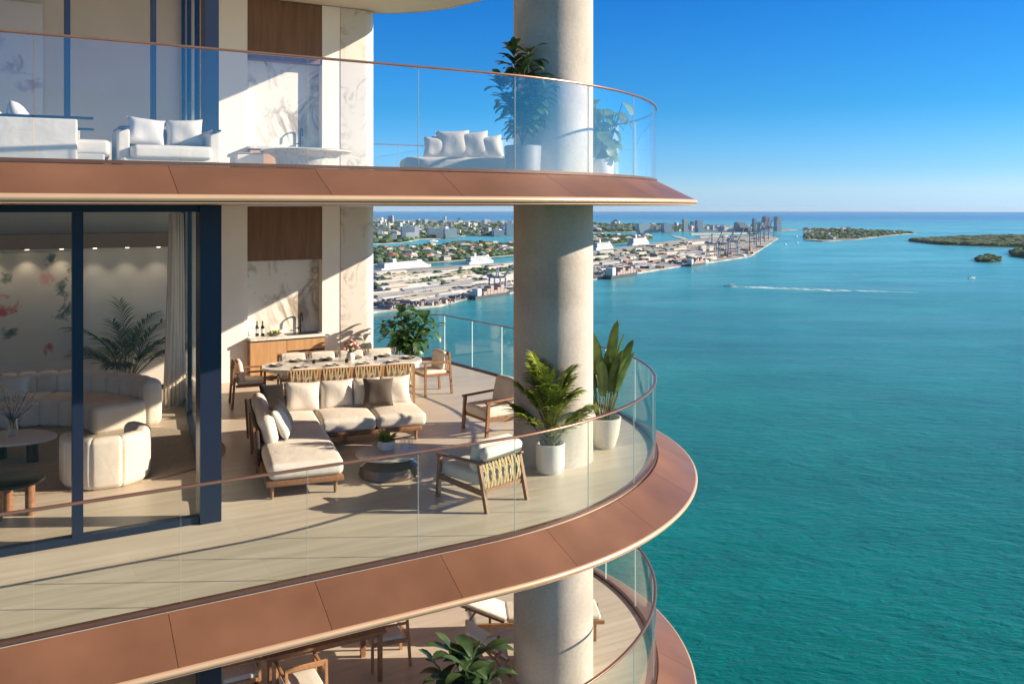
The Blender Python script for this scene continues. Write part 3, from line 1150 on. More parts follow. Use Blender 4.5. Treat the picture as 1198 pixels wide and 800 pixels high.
def art_material(name, ground, blobs, detail=6.0):
    """Painted canvas: ground colour with brushed patches (u, z, radius, colour)."""
    m, nt, b = mat(name)
    tc = N(nt, 'ShaderNodeTexCoord')
    no = N(nt, 'ShaderNodeTexNoise')
    no.inputs['Scale'].default_value = 3.4
    no.inputs['Detail'].default_value = 9
    no.inputs['Roughness'].default_value = 0.68
    no.inputs['Distortion'].default_value = 0.7
    nt.links.new(tc.outputs['Object'], no.inputs['Vector'])
    last = None
    for (x, z, r, c) in blobs:
        ds = N(nt, 'ShaderNodeVectorMath', operation='DISTANCE')
        mp = N(nt, 'ShaderNodeMapping')
        mp.inputs['Scale'].default_value = (1, 0, 1)
        nt.links.new(tc.outputs['Object'], mp.inputs['Vector'])
        nt.links.new(mp.outputs[0], ds.inputs[0])
        ds.inputs[1].default_value = (x, 0, z)
        k = N(nt, 'ShaderNodeMath', operation='MULTIPLY_ADD')
        k.inputs[1].default_value = -1.0 / r
        k.inputs[2].default_value = 0.62
        nt.links.new(ds.outputs['Value'], k.inputs[0])
        s = N(nt, 'ShaderNodeMath', operation='ADD')
        nz = N(nt, 'ShaderNodeMath', operation='MULTIPLY_ADD')
        nz.inputs[1].default_value = 3.2
        nz.inputs[2].default_value = -1.25
        nt.links.new(no.outputs['Fac'], nz.inputs[0])
        nt.links.new(k.outputs[0], s.inputs[0])
        nt.links.new(nz.outputs[0], s.inputs[1])
        rr = ramp(nt, [(0.48, (0, 0, 0)), (0.6, (0.35, 0.35, 0.35)), (0.9, (0.9, 0.9, 0.9))])
        nt.links.new(s.outputs[0], rr.inputs[0])
        mx = N(nt, 'ShaderNodeMix', data_type='RGBA')
        nt.links.new(rr.outputs[0], mx.inputs[0])
        if last is None:
            mx.inputs[6].default_value = (*ground, 1)
        else:
            nt.links.new(last.outputs[2], mx.inputs[6])
        mx.inputs[7].default_value = (*c, 1)
        last = mx
    nt.links.new(last.outputs[2], b.inputs['Base Color'])
    b.inputs['Roughness'].default_value = 0.85
    return m


def art(z0, px0, px1, z1, label, blobs, ground):
    a, b = u_at(px0, WV - 0.06), u_at(px1, WV - 0.06)
    c = uv((a + b) / 2, WV - 0.06, z0)
    root = thing('wall_painting', label, 'painting', c, radians(30))
    w = b - a
    am = art_material('painted_canvas', ground, blobs)
    MB().box((0, 0, z1 / 2), (w, 0.04, z1), bev=0.006).build('canvas', am, root)
    return w


GRN, RED, PNK = (0.05, 0.10, 0.06), (0.5, 0.06, 0.06), (0.55, 0.3, 0.26)
aw = art(0.75, -60, 96, 2.1, 'large cream floral painting with red and green brushwork on the living room wall',
         [(0.75, 1.35, 0.35, GRN), (0.95, 1.75, 0.25, GRN), (0.55, 1.95, 0.22, GRN), (0.85, 0.95, 0.35, GRN), (0.5, 1.6, 0.28, PNK),
          (-0.25, 1.05, 0.45, RED), (-0.65, 0.95, 0.4, RED), (-0.2, 1.6, 0.22, GRN), (-0.1, 0.6, 0.22, GRN), (0.55, 0.28, 0.2, RED), (-0.75, 1.5, 0.3, GRN)],
         (0.62, 0.56, 0.47))
art(ZU + 1.1, -60, 50, 2.4, 'pale blossom painting with mauve marks on the upper room wall',
    [(0.3, 1.2, 0.4, (0.4, 0.27, 0.3)), (0.55, 0.9, 0.35, (0.45, 0.3, 0.35)), (0.0, 1.6, 0.35, (0.5, 0.38, 0.42))], (0.68, 0.62, 0.6))

# curtain
ct = thing('curtain', 'gathered cream linen curtain hanging by the corner of the living room', 'curtain', uv(2.86, 17.5, 0))
mb = MB()
P, F = [], []
nn = 60
for i in range(nn + 1):
    s = i / nn
    x = -0.3 + 0.6 * s
    for j, zz in enumerate((0.02, 0.5, 1.4, 2.4, 3.6)):
        amp = (0.065, 0.055, 0.045, 0.04, 0.035)[j]
        P.append((x * (1.0, 0.92, 0.8, 0.72, 0.66)[j], amp * sin(s * pi * 13) + 0.02 * sin(s * 9 + j), zz))
for i in range(nn):
    for j in range(4):
        F.append((i * 5 + j, (i + 1) * 5 + j, (i + 1) * 5 + j + 1, i * 5 + j + 1))
mb.add(P, F, True)
o = mb.build('drape', M['curtain'], ct, sharp=180)
sm = o.modifiers.new('thickness', 'SOLIDIFY')
sm.thickness = 0.012
ct.rotation_euler = (0, 0, radians(75))


# ------------------------------------------------------------------ soft furnishing helpers
def pillow_mesh(mb, c, w, h, t, rz, tilt, roll=0.0, n=12):
    """Scatter cushion standing on its edge, leaning back by tilt; front faces local -Y turned by rz."""
    R = Matrix.Rotation(rz, 3, 'Z') @ Matrix.Rotation(-tilt, 3, 'X') @ Matrix.Rotation(roll, 3, 'Y')
    for sgn in (-1, 1):
        P, F = [], []
        for i in range(n + 1):
            for j in range(n + 1):
                a, b = -1 + 2 * i / n, -1 + 2 * j / n
                k = max(0, (1 - a ** 4) * (1 - b ** 4)) ** 0.6
                pin = 1 - 0.07 * (1 - abs(a * b))
                x = a * w / 2 * (pin if abs(b) < 1 else 1) * (1 - 0.06 * (1 - b * b))
                z = b * h / 2 * (1 - 0.06 * (1 - a * a))
                y = sgn * t / 2 * k * (1 + 0.12 * sin(3 * a + 2 * b))
                P.append(Vector(c) + R @ Vector((x, y, z + h / 2)))
        for i in range(n):
            for j in range(n):
                q = i * (n + 1) + j
                F.append((q, q + n + 1, q + n + 2, q + 1))
        mb.add(P, F, True)
    return mb


def pillow(loc, w, h, t, rz, tilt, material, label, roll=0.0, group=None):
    mb = pillow_mesh(MB(), (0, 0, 0), w, h, t, 0, tilt, roll)
    o = mb.build('throw_pillow', material, None, weld=True, sharp=180)
    o.location = loc
    o.rotation_euler = (0, 0, rz)
    return tag(o, label, 'pillow', group)


def pt(root_loc, rz, x, y, z=0):
    c, s = cos(rz), sin(rz)
    return Vector((root_loc[0] + c * x - s * y, root_loc[1] + s * x + c * y, root_loc[2] + z))


# ------------------------------------------------------------------ main corner sofa
SR = radians(20)
SO = Vector((-3.1, 11.2, 0.0))
sofa = thing('corner_sofa', 'L shaped white cushioned sofa on dark teak base', 'sofa', SO, SR)
mb = MB()
mb.box((0.49, 1.6, 0.20), (0.98, 3.2, 0.07), bev=0.012)
mb.box((1.78, 2.7, 0.20), (1.60, 1.0, 0.068), bev=0.012)
mb.build('base_frame', M['teak'], sofa)
for x, y in ((0.08, 0.08), (0.88, 0.08), (0.08, 1.7), (0.08, 3.1), (0.9, 1.9), (2.5, 2.3), (2.5, 3.1), (1.5, 3.1)):
    MB().tube([(x, y, 0.0), (x, y, 0.165)], [0.02, 0.03], 10).build('leg', M['teak'], sofa)
MB().rbox((0.51, 1.07, 0.34), (0.94, 2.12, 0.21), 0.07, n=5, puff=0.02, puffz=0.03).build('seat_cushion', M['white'], sofa, weld=True)
MB().rbox((0.51, 2.66, 0.34), (0.94, 1.02, 0.21), 0.07, n=5, puff=0.01, puffz=0.02).build('seat_cushion', M['white'], sofa, weld=True)
MB().rbox((1.42, 2.68, 0.34), (0.86, 1.0, 0.21), 0.07, n=5, puff=0.012, puffz=0.03).build('seat_cushion', M['white'], sofa, weld=True)
MB().rbox((2.25, 2.68, 0.34), (0.80, 1.0, 0.21), 0.07, n=5, puff=0.012, puffz=0.03).build('seat_cushion', M['white'], sofa, weld=True)
MB().box((-0.02, 2.1, 0.41), (0.05, 2.2, 0.48), ry=-0.06, bev=0.01).build('back_panel', M['darkwood'], sofa)
MB().box((1.15, 3.2, 0.41), (2.3, 0.05, 0.48), rx=-0.06, bev=0.01).build('back_panel', M['darkwood'], sofa)
for y in (1.05, 2.05, 3.0):
    MB().box((-0.055, y, 0.38), (0.03, 0.06, 0.62), ry=-0.06).build('back_post', M['teak'], sofa)
MB().rbox((0.13, 1.55, 0.62), (0.2, 1.0, 0.42), 0.09, ry=-0.25, n=4, puff=0.02).build('back_cushion', M['white'], sofa, weld=True)
MB().rbox((0.13, 2.52, 0.60), (0.2, 0.86, 0.4), 0.09, ry=-0.25, n=4, puff=0.02).build('back_cushion', M['white'], sofa, weld=True)
for x, w, ry in ((0.80, 0.62, 0.05), (1.36, 0.6, 0.0), (1.84, 0.5, 0.03), (2.32, 0.56, 0.0)):
    mb = MB()
    pillow_mesh(mb, (x, 3.0, 0.40), w, 0.50, 0.26, 0, 0.28, ry)
    mb.build('back_cushion', M['white'], sofa, weld=True, sharp=180)
MB().beam((0.02, 1.04, 0.305), (0.02, 1.04, 0.32), 0.02, 0.02).build('fixing', M['teak'], sofa)

PG = 'throw pillows on the corner sofa'
pillow(pt(SO, SR, 0.36, 2.86, 0.47), 0.48, 0.46, 0.16, SR + radians(35), 0.35, M['brown'], 'dark brown throw pillow in the inner corner of the sofa', 0.12, PG)
pillow(pt(SO, SR, 0.42, 1.30, 0.47), 0.50, 0.46, 0.17, SR + radians(80), 0.5, M['white'], 'white throw pillow on the chaise side of the sofa', 0.05, PG)
pillow(pt(SO, SR, 0.46, 1.75, 0.47), 0.48, 0.44, 0.16, SR + radians(68), 0.5, M['beige'], 'beige throw pillow behind the white one on the chaise', -0.05, PG)
pillow(pt(SO, SR, 1.98, 2.74, 0.47), 0.50, 0.46, 0.17, SR + radians(-6), 0.35, M['taupe'], 'taupe throw pillow leaning on the long back of the sofa', 0.03, PG)

# ------------------------------------------------------------------ round coffee table
CT = Vector((-1.71, 12.35, 0.0))
t = thing('coffee_table', 'round low coffee table with polished grey stone top on a brown glossy drum base', 'coffee table', CT)
MB().lathe((0, 0, 0), [(0.455, 0.285), (0.46, 0.29), (0.46, 0.305), (0.455, 0.31)], 48).build('table_top', M['tabletop'], t)
MB().lathe((0, 0, 0), [(0.40, 0.0), (0.42, 0.03), (0.40, 0.14), (0.28, 0.22), (0.24, 0.284)], 40).build('drum_base', M['darkgloss'], t)
b = thing('plant_bowl', 'small green plant in a ribbed glass bowl on the coffee table', 'plant bowl', CT + Vector((-0.06, 0.16, 0.311)))
MB().lathe((0, 0, 0), [(0.0, 0.0), (0.1, 0.0), (0.125, 0.05), (0.125, 0.12), (0.118, 0.12), (0.115, 0.05), (0.09, 0.012), (0.0, 0.012)], 24).build('glass_bowl', M['pot_white'], b)


def blade(mb, base, d, up, L, W, bend=0.5, fold=0.25, seg=6, prof=None, twist=0.0):
    """One leaf: starts at base, goes along d and bends down; W is the full width."""
    d = Vector(d).normalized()
    side = d.cross(Vector(up))
    if side.length < 1e-4:
        side = d.orthogonal()
    side.normalize()
    nrm = side.cross(d).normalized()
    P, F = [], []
    p = Vector(base)
    dirv = d.copy()
    rot = Matrix.Rotation(-bend / seg, 3, side)
    for i in range(seg + 1):
        s = i / seg
        w = W / 2 * (prof(s) if prof else max(0.02, sin(pi * min(1, s * 0.93 + 0.07)) ** 0.8))
        nn2 = side.cross(dirv).normalized()
        P += [p - side * w + nn2 * w * fold, p.copy(), p + side * w + nn2 * w * fold]
        p = p + dirv * (L / seg)
        dirv = (rot @ dirv).normalized()
    for i in range(seg):
        a = i * 3
        F += [(a, a + 3, a + 4, a + 1), (a + 1, a + 4, a + 5, a + 2)]
    return mb.add(P, F, True)


mb = MB()
for k in range(46):
    a, e = random.uniform(0, 2 * pi), random.uniform(0.5, 1.5)
    blade(mb, (0.05 * cos(a), 0.05 * sin(a), 0.10), (cos(a) * cos(e), sin(a) * cos(e), sin(e)), (0, 0, 1), random.uniform(0.12, 0.22), 0.045, 0.9)
mb.build('foliage', M['palm'], b, sharp=180)


def glass_on(loc, label, group, h=0.12, r=0.036):
    mb = MB().lathe((0, 0, 0), [(0.0, 0.0), (r * 0.85, 0.0), (r, h), (r - 0.003, h), (r * 0.82, 0.006), (0.0, 0.006)], 16)
    o = mb.build('drinking_glass', M['thinglass'], None, sharp=60)
    o.location = loc
    return tag(o, label, 'glass', group)


for dx, dy in ((0.17, 0.2), (0.24, 0.12), (0.27, 0.24)):
    glass_on(CT + Vector((dx, dy, 0.311)), 'clear drinking glass beside the plant bowl on the coffee table', 'drinking glasses on the coffee table')


# ------------------------------------------------------------------ lounge armchairs (front is local -Y)
def lounge_chair(loc, face_deg, label, m_frame, roll_back):
    rz = radians(face_deg + 90)
    t = thing('lounge_armchair', label, 'armchair', loc, rz, 'teak lounge armchairs with white cushions')
    W, D = 0.76, 0.86
    for sx in (-1, 1):
        x = sx * (W / 2 - 0.025)
        MB().beam((x, -D / 2 + 0.01, 0), (x, -D / 2 + 0.05, 0.545), 0.045, 0.05, up=(0, 1, 0)).build('leg', m_frame, t)
        MB().beam((x, D / 2 + 0.05, 0), (x, D / 2 - 0.10, 0.60), 0.045, 0.05, up=(0, 1, 0)).build('leg', m_frame, t)
        mb = MB()
        mb.rbox((x, -0.02, 0.565), (0.06, D - 0.02, 0.035), 0.015, rx=0.04, n=2)
        mb.build('armrest', m_frame, t, weld=True)
        MB().beam((x, -D / 2 + 0.06, 0.27), (x, D / 2 - 0.02, 0.22), 0.035, 0.06).build('side_rail', m_frame, t)
    MB().beam((-W / 2 + 0.04, -D / 2 + 0.06, 0.26), (W / 2 - 0.04, -D / 2 + 0.06, 0.26), 0.03, 0.06).build('front_rail', m_frame, t)
    MB().beam((-W / 2 + 0.04, D / 2 - 0.10, 0.57), (W / 2 - 0.04, D / 2 - 0.10, 0.57), 0.03, 0.045).build('back_rail', m_frame, t)
    MB().beam((-W / 2 + 0.04, D / 2 - 0.03, 0.24), (W / 2 - 0.04, D / 2 - 0.03, 0.24), 0.03, 0.045).build('back_rail', m_frame, t)
    for k in range(6):
        x0 = -W / 2 + 0.10 + k * (W - 0.2) / 5
        y = D / 2 - 0.065
        mb = MB()
        for s in (-1, 1):
            pts = [(x0 + s * 0.035, y - 0.02, 0.585), (x0 + s * 0.018, y + 0.03, 0.47), (x0 - s * 0.018, y + 0.045, 0.36), (x0 - s * 0.035, y + 0.03, 0.25)]
            for p, q in zip(pts[:-1], pts[1:]):
                mb.beam(p, q, 0.034, 0.008, up=(0, 1, 0))
        mb.build('rope_strap', M['rope'], t)
    MB().rbox((0, -0.05, 0.36), (W - 0.12, D - 0.14, 0.17), 0.05, n=4, puff=0.012, puffz=0.02).build('seat_cushion', M['white'], t, weld=True)
    if roll_back:
        MB().rbox((0, D / 2 - 0.22, 0.62), (W - 0.1, 0.17, 0.36), 0.06, rx=-0.22, n=4, puff=0.015).build('back_cushion', M['white'], t, weld=True)
        MB().rbox((0.0, D / 2 - 0.06, 0.68), (W - 0.08, 0.13, 0.17), 0.06, rx=-0.22, n=4, puff=0.01).build('head_roll', M['white'], t, weld=True)
    else:
        MB().rbox((0, D / 2 - 0.22, 0.63), (W - 0.2, 0.17, 0.44), 0.06, rx=-0.22, n=4, puff=0.015).build('back_cushion', M['white'], t, weld=True)
    return t


lounge_chair((-0.40, 11.36, 0), 136, 'teak lounge armchair with woven rope back, seen from behind near the glass rail', M['teak'], True)
lounge_chair((-0.27, 14.85, 0), 215, 'teak lounge armchair with white cushions beside the concrete column', M['teak'], False)


# ------------------------------------------------------------------ dining group
DR = radians(20)
DC = Vector((-3.2, 16.9, 0))
t = thing('dining_table', 'long oval pale stone dining table on two pedestals', 'dining table', DC, DR)
pts = []
for k in range(64):
    a = 2 * pi * k / 64
    cx_, sy_ = cos(a), sin(a)
    pts.append((1.5 * math.copysign(abs(cx_) ** 0.62, cx_), 0.6 * math.copysign(abs(sy_) ** 0.8, sy_)))
mb = MB()
mb.prism(pts, 0.715, 0.765, False)
mb.build('table_top', M['stone'], t)
mb = MB().prism([(x * 0.96, y * 0.95) for x, y in pts], 0.69, 0.714)
mb.build('apron', M['stone'], t)
for s in (-1, 1):
    MB().lathe((s * 0.85, 0, 0), [(0.3, 0.0), (0.28, 0.03), (0.2, 0.3), (0.2, 0.5), (0.27, 0.69)], 28, sx=0.8, sy=1.1).build('pedestal', M['stone'], t)


def dining_chair(loc, rz, label, arms=False, fr=None, group='teak dining chairs with rope backs', pil=False, rope=True):
    """Front is local -Y."""
    fr = fr or M['teaklight']
    t = thing('dining_chair', label, 'dining chair', loc, rz, group)
    W, D = 0.575, 0.54
    for sx in (-1, 1):
        x = sx * (W / 2 - 0.02)
        MB().beam((x, -D / 2 + 0.02, 0), (x, -D / 2 + 0.02, 0.64 if arms else 0.43), 0.036, 0.04, up=(0, 1, 0)).build('leg', fr, t)
        MB().beam((x, D / 2 + 0.06, 0), (x, D / 2, 0.83), 0.036, 0.042, up=(0, 1, 0)).build('leg', fr, t)
        MB().beam((x, -D / 2 + 0.04, 0.40), (x, D / 2 + 0.0, 0.40), 0.028, 0.05).build('side_rail', fr, t)
        if arms:
            MB().rbox((x, -0.02, 0.655), (0.05, D + 0.06, 0.03), 0.012, n=1).build('armrest', fr, t, weld=True)
    MB().beam((-W / 2 + 0.04, -D / 2 + 0.02, 0.40), (W / 2 - 0.04, -D / 2 + 0.02, 0.40), 0.028, 0.05).build('front_rail', fr, t)
    MB().rbox((0, D / 2 + 0.005, 0.80), (W - 0.05, 0.03, 0.075), 0.012, n=2).build('back_rail', fr, t, weld=True)
    MB().beam((-W / 2 + 0.04, D / 2 + 0.03, 0.42), (W / 2 - 0.04, D / 2 + 0.03, 0.42), 0.028, 0.05).build('back_rail', fr, t)
    for k in range(5 if rope else 0):
        x0 = -W / 2 + 0.085 + k * (W - 0.17) / 4
        mb = MB()
        for s in (-1, 1):
            q = [(x0 + s * 0.03, D / 2 + 0.025, 0.825), (x0 + s * 0.014, D / 2 + 0.05, 0.68), (x0 - s * 0.016, D / 2 + 0.05, 0.55), (x0 - s * 0.03, D / 2 + 0.055, 0.42)]
            for a, b in zip(q[:-1], q[1:]):
                mb.beam(a, b, 0.028, 0.007, up=(0, 1, 0))
        mb.build('rope_strap', M['rope'], t)
    MB().rbox((0, -0.01, 0.45), (W - 0.07, D - 0.05, 0.08), 0.03, n=3, puffz=0.012, puff=0.004).build('seat_cushion', M['white'], t, weld=True)
    if pil:
        MB().rbox((0, D / 2 - 0.09, 0.66), (W - 0.1, 0.1, 0.36), 0.04, rx=-0.15, n=3, puff=0.012).build('back_cushion', M['white'], t, weld=True)
    return t


def rel(x, y):
    return pt(DC, DR, x, y, 0)


NEAR = ['rope back dining chair nearest the stone pedestal, behind the dark brown pillow',
        'rope back dining chair, second along the row behind the sofa',
        'rope back dining chair, third along the row, behind the taupe pillow',
        'rope back dining chair closest to the open corner of the terrace, behind the sofa end']
c0 = None
for k, x in enumerate((-0.85, -0.28, 0.29, 0.86)):
    if c0 is None:
        c0 = dining_chair(rel(x, -0.66), DR + pi, NEAR[k], pil=True)
    else:
        dup(c0, rel(x, -0.66), DR + pi, NEAR[k])
FAR = ['dining chair across the table in front of the oak cabinet doors', 'dining chair across the table in front of the dark drawers',
       'dining chair across the table in front of the white wall panel', 'dining chair across the table in front of the stone pier']
for k, x in enumerate((-0.85, -0.28, 0.29, 0.86)):
    dup(c0, rel(x, 0.72), DR, FAR[k])
ac = dining_chair(Vector((-4.95, 16.75, 0)), DR + pi / 2 + 0.05, 'dining armchair at the head of the table below the oak cabinet', True, M['teak'], pil=True)
dup(ac, Vector((-1.62, 17.75, 0)), DR - pi / 2 + 0.2, 'dining armchair at the table end by the potted shrub')

# table ware
PL = 'place settings on the dining table'
pm = MB().lathe((0, 0, 0), [(0.0, 0.0), (0.09, 0.0), (0.135, 0.016), (0.13, 0.02), (0.085, 0.006), (0.0, 0.006)], 28)
bm_ = MB().lathe((0, 0, 0), [(0.0, 0.0), (0.05, 0.0), (0.09, 0.035), (0.085, 0.037), (0.045, 0.008), (0.0, 0.008)], 24)
wg = MB().lathe((0, 0, 0), [(0.0, 0.0), (0.032, 0.0), (0.03, 0.004), (0.005, 0.01), (0.004, 0.08), (0.03, 0.11), (0.036, 0.15), (0.03, 0.19), (0.028, 0.19), (0.033, 0.15), (0.027, 0.113), (0.0, 0.09)], 16)
plate0 = pm.build('dinner_plate', M['platedark'], None)
tag(plate0, 'dark rimmed dinner plate at a place setting on the stone table', 'plate', 'dinner plates on the dining table')
bowl0 = bm_.build('soup_bowl', M['plate'], None)
tag(bowl0, 'small pale bowl on a dark plate on the stone table', 'bowl', 'bowls on the dining table')
wine0 = wg.build('wine_glass', M['thinglass'], None)
tag(wine0, 'stemmed clear wine glass at a place setting on the stone table', 'wine glass', 'wine glasses on the dining table')
seats = [(x, y) for x in (-0.85, -0.28, 0.29, 0.86) for y in (-0.38, 0.38)] + [(-1.25, 0.0), (1.25, 0.0)]
first = True
for x, y in seats:
    for o, dz, dx, dy in ((plate0, 0.766, 0, 0), (bowl0, 0.773, 0, 0), (wine0, 0.766, 0.17, -0.14 if y > 0 else 0.14)):
        p = rel(x + dx, y + dy)
        p.z = dz
        if first:
            o.location = p
        else:
            q = o.copy()
            COL.objects.link(q)
            q.location = p
    first = False
for x, y in ((-0.55, 0.05), (0.05, -0.05), (0.62, 0.05)):
    mb = MB().lathe((0, 0, 0), [(0.0, 0.0), (0.03, 0.0), (0.034, 0.01), (0.034, 0.07), (0.0, 0.07)], 14)
    o = mb.build('candle_cup', M['black'], None)
    p = rel(x, y)
    p.z = 0.766
    o.location = p
    tag(o, 'small black candle cup in the middle of the stone table', 'candle cup', 'candle cups along the table centre')
p = rel(0.15, 0.12)
p.z = 0.766
fl = thing('flower_vase', 'round vase with pink and cream flowers on the dining table', 'flower vase', p)
MB().lathe((0, 0, 0), [(0.0, 0.0), (0.06, 0.0), (0.085, 0.06), (0.07, 0.13), (0.045, 0.16), (0.04, 0.155), (0.06, 0.1), (0.0, 0.02)], 20).build('vase', M['pot_white'], fl)
mbf, mbg, mbl = MB(), MB(), MB()
for k in range(46):
    a, e, r = random.uniform(0, 2 * pi), random.uniform(0.1, 1.5), random.uniform(0.12, 0.2)
    c = Vector((cos(a) * cos(e) * r, sin(a) * cos(e) * r, 0.2 + sin(e) * r))
    s = random.uniform(0.022, 0.04)
    (mbf if k % 3 else mbg).lathe(c, [(0.0, -s * 0.7), (s * 0.8, -s * 0.3), (s, s * 0.2), (s * 0.5, s * 0.6), (0.0, s * 0.5)], 8)
    blade(mbl, (0, 0, 0.13), c - Vector((0, 0, 0.13)), (0, 0, 1), 0.2, 0.035, 0.3)
mbf.build('blossom', M['flower'], fl)
mbg.build('blossom', M['flowerpale'], fl)
mbl.build('foliage', M['bushy'], fl, sharp=180)


# ------------------------------------------------------------------ plants
def pot(t, prof, m, soil_r, soil_z):
    po = MB().lathe((0, 0, 0), prof, 40).build('pot', m, t, sharp=50)
    MB().lathe((0, 0, 0), [(0.0, soil_z), (soil_r, soil_z - 0.005), (soil_r, soil_z - 0.03), (0.0, soil_z - 0.03)], 24).build('soil', M['soil'], po)


def palm_plant(t, z0, H, n, spread, m, leaf_l=0.22, seed=1, droop=1.1, lw=0.036, lay=0.0):
    rnd = random.Random(seed)
    mb, ms = MB(), MB()
    for k in range(n):
        a = k * 2.399 + rnd.uniform(-0.3, 0.3)
        e = radians(rnd.uniform(48, 86))
        L = H * rnd.uniform(0.62, 1.0)
        lift = 0.0
        if lay:
            fr = rnd.random()
            lift = lay * fr
            e = radians(38 + 44 * fr + rnd.uniform(-7, 7))
            L = H * rnd.uniform(0.46, 0.6)
        base = Vector((0.05 * cos(a), 0.05 * sin(a), z0 + lift))
        d = Vector((cos(a) * cos(e) * spread, sin(a) * cos(e) * spread, sin(e))).normalized()
        side = d.cross(Vector((0, 0, 1))).normalized()
        seg = 12
        p, dv = base.copy(), d.copy()
        rot = Matrix.Rotation(-droop * rnd.uniform(0.6, 1.2) / seg, 3, side)
        pts = [p.copy()]
        for i in range(seg):
            p = p + dv * (L / seg)
            pts.append(p.copy())
            if i > 2:
                dv = (rot @ dv).normalized()
            s = (i + 1) / seg
            if s > 0.36:
                for sg in (-1, 1):
                    for q in (0.0, 0.5):
                        bp_ = pts[-2].lerp(pts[-1], 1 - q)
                        ld = (dv * 0.75 + side * sg * (0.85 - 0.45 * s) + Vector((0, 0, rnd.uniform(0.0, 0.3)))).normalized()
                        ll = leaf_l * (0.65 + 0.6 * sin(pi * min(1, (s - 0.25) / 0.8))) * rnd.uniform(0.85, 1.15)
                        blade(mb, bp_, ld, (0, 0, 1), ll, lw, 0.9, 0.3, 4)
        ms.tube(pts, [0.010 * (1 - 0.7 * i / seg) for i in range(seg + 1)], 5)
        if lift > 0.05:
            ms.tube([(0.05 * cos(a), 0.05 * sin(a), z0), base], [0.012, 0.010], 5)
    ms.build('stem', M['stem'], t)
    mb.build('foliage', m, t, sharp=180)


pp_ = thing('potted_palm', 'feathery green palm in a white cylinder pot in front of the concrete column', 'potted palm', at(643.7, 552))
pot(pp_, [(0.0, 0.0), (0.16, 0.0), (0.185, 0.03), (0.20, 0.10), (0.205, 0.41), (0.195, 0.415), (0.18, 0.405), (0.175, 0.33), (0.0, 0.33)], M['pot_white'], 0.176, 0.355)
palm_plant(pp_, 0.35, 1.25, 36, 0.7, M['palm'], 0.22, 3, 0.75, 0.045, 0.62)


def paddle(mb, ms, base, d, stalk, L, W, bend):
    """Stalk plus one big paddle leaf."""
    d = Vector(d).normalized()
    side = d.cross(Vector((0, 0, 1)))
    if side.length < 1e-3:
        side = Vector((1, 0, 0))
    side.normalize()
    pts = [Vector(base)]
    dv = d.copy()
    rot = Matrix.Rotation(-bend * 0.25 / 5, 3, side)
    for i in range(5):
        pts.append(pts[-1] + dv * stalk / 5)
        dv = (rot @ dv).normalized()
    ms.tube(pts, [0.014, 0.012, 0.011, 0.010, 0.009, 0.008], 6)
    blade(mb, pts[-1], dv, (0, 0, 1), L, W, bend, 0.35, 9, lambda s: max(0.03, (sin(pi * (s * 0.94 + 0.06) ** 0.9)) ** 0.5))


bp_t = thing('potted_plant', 'tall paddle leaved plant in a beige tapered pot beside the concrete column', 'potted plant', (1.42, 13.75, 0))
pot(bp_t, [(0.0, 0.0), (0.15, 0.0), (0.17, 0.02), (0.23, 0.2), (0.265, 0.44), (0.27, 0.465), (0.25, 0.47), (0.235, 0.4), (0.0, 0.36)], M['pot_beige'], 0.24, 0.40)
mb, ms = MB(), MB()
rnd = random.Random(11)
for k in range(19):
    a = k * 2.399
    e = radians(90 - (4 + 17 * (k / 19) ** 0.8) - rnd.uniform(0, 5))
    st = rnd.uniform(0.45, 0.8)
    paddle(mb, ms, (0.07 * cos(a), 0.07 * sin(a), 0.38), (cos(a) * cos(e), sin(a) * cos(e), sin(e)), st, rnd.uniform(0.55, 0.8), rnd.uniform(0.15, 0.21), rnd.uniform(0.05, 0.3))
ms.build('stem', M['stem'], bp_t)
mb.build('foliage', M['paddle'], bp_t, sharp=180)


def obovate(s):
    return max(0.03, sin(pi * min(1, 0.04 + 0.96 * s) ** 1.25) ** 0.75)


def shrub(t, z0, H, R, n, m, ll, lw, seed, stems=7, top_bias=1.0, droop=1.0):
    """Dense leafy shrub of spaced leaves on several leaning stems."""
    rnd = random.Random(seed)
    mb, ms = MB(), MB()
    tips = []
    for k in range(stems):
        a = k * 2.399
        rr = R * sqrt((k + 0.4) / stems)
        hh = H * (1 - 0.45 * (rr / R) ** 2) * rnd.uniform(0.85, 1.0)
        pts = []
        for i in range(7):
            s = i / 6
            pts.append(Vector((cos(a) * rr * s ** 1.4, sin(a) * rr * s ** 1.4, z0 + hh * s)))
        ms.tube(pts, [0.014 * (1 - 0.7 * i / 6) for i in range(7)], 5)
        tips.append(pts)
    for k in range(n):
        pts = tips[k % stems]
        s = rnd.uniform(0.18, 1.0) ** top_bias
        i = min(5, int(s * 6))
        p = pts[i].lerp(pts[i + 1], s * 6 - i)
        a = rnd.uniform(0, 2 * pi)
        e = radians(rnd.uniform(-5, 50) + (25 if s > 0.9 else 0))
        d = Vector((cos(a) * cos(e), sin(a) * cos(e), sin(e)))
        blade(mb, p + d * 0.03, d, (0, 0, 1), ll * rnd.uniform(0.7, 1.2), lw * rnd.uniform(0.8, 1.15), droop * rnd.uniform(0.6, 1.4), 0.22, 6, obovate)
    ms.build('stem', M['stem'], t)
    mb.build('foliage', m, t, sharp=180)


sh = thing('potted_shrub', 'bushy broad leaved shrub at the wall end behind the dining table', 'potted shrub', (-2.32, 19.85, 0))
pot(sh, [(0.0, 0.0), (0.2, 0.0), (0.24, 0.1), (0.26, 0.36), (0.25, 0.37), (0.22, 0.32), (0.0, 0.3)], M['pot_beige'], 0.22, 0.32)
shrub(sh, 0.3, 1.15, 0.72, 240, M['bushy'], 0.40, 0.15, 5, 11, 0.8, 1.5)

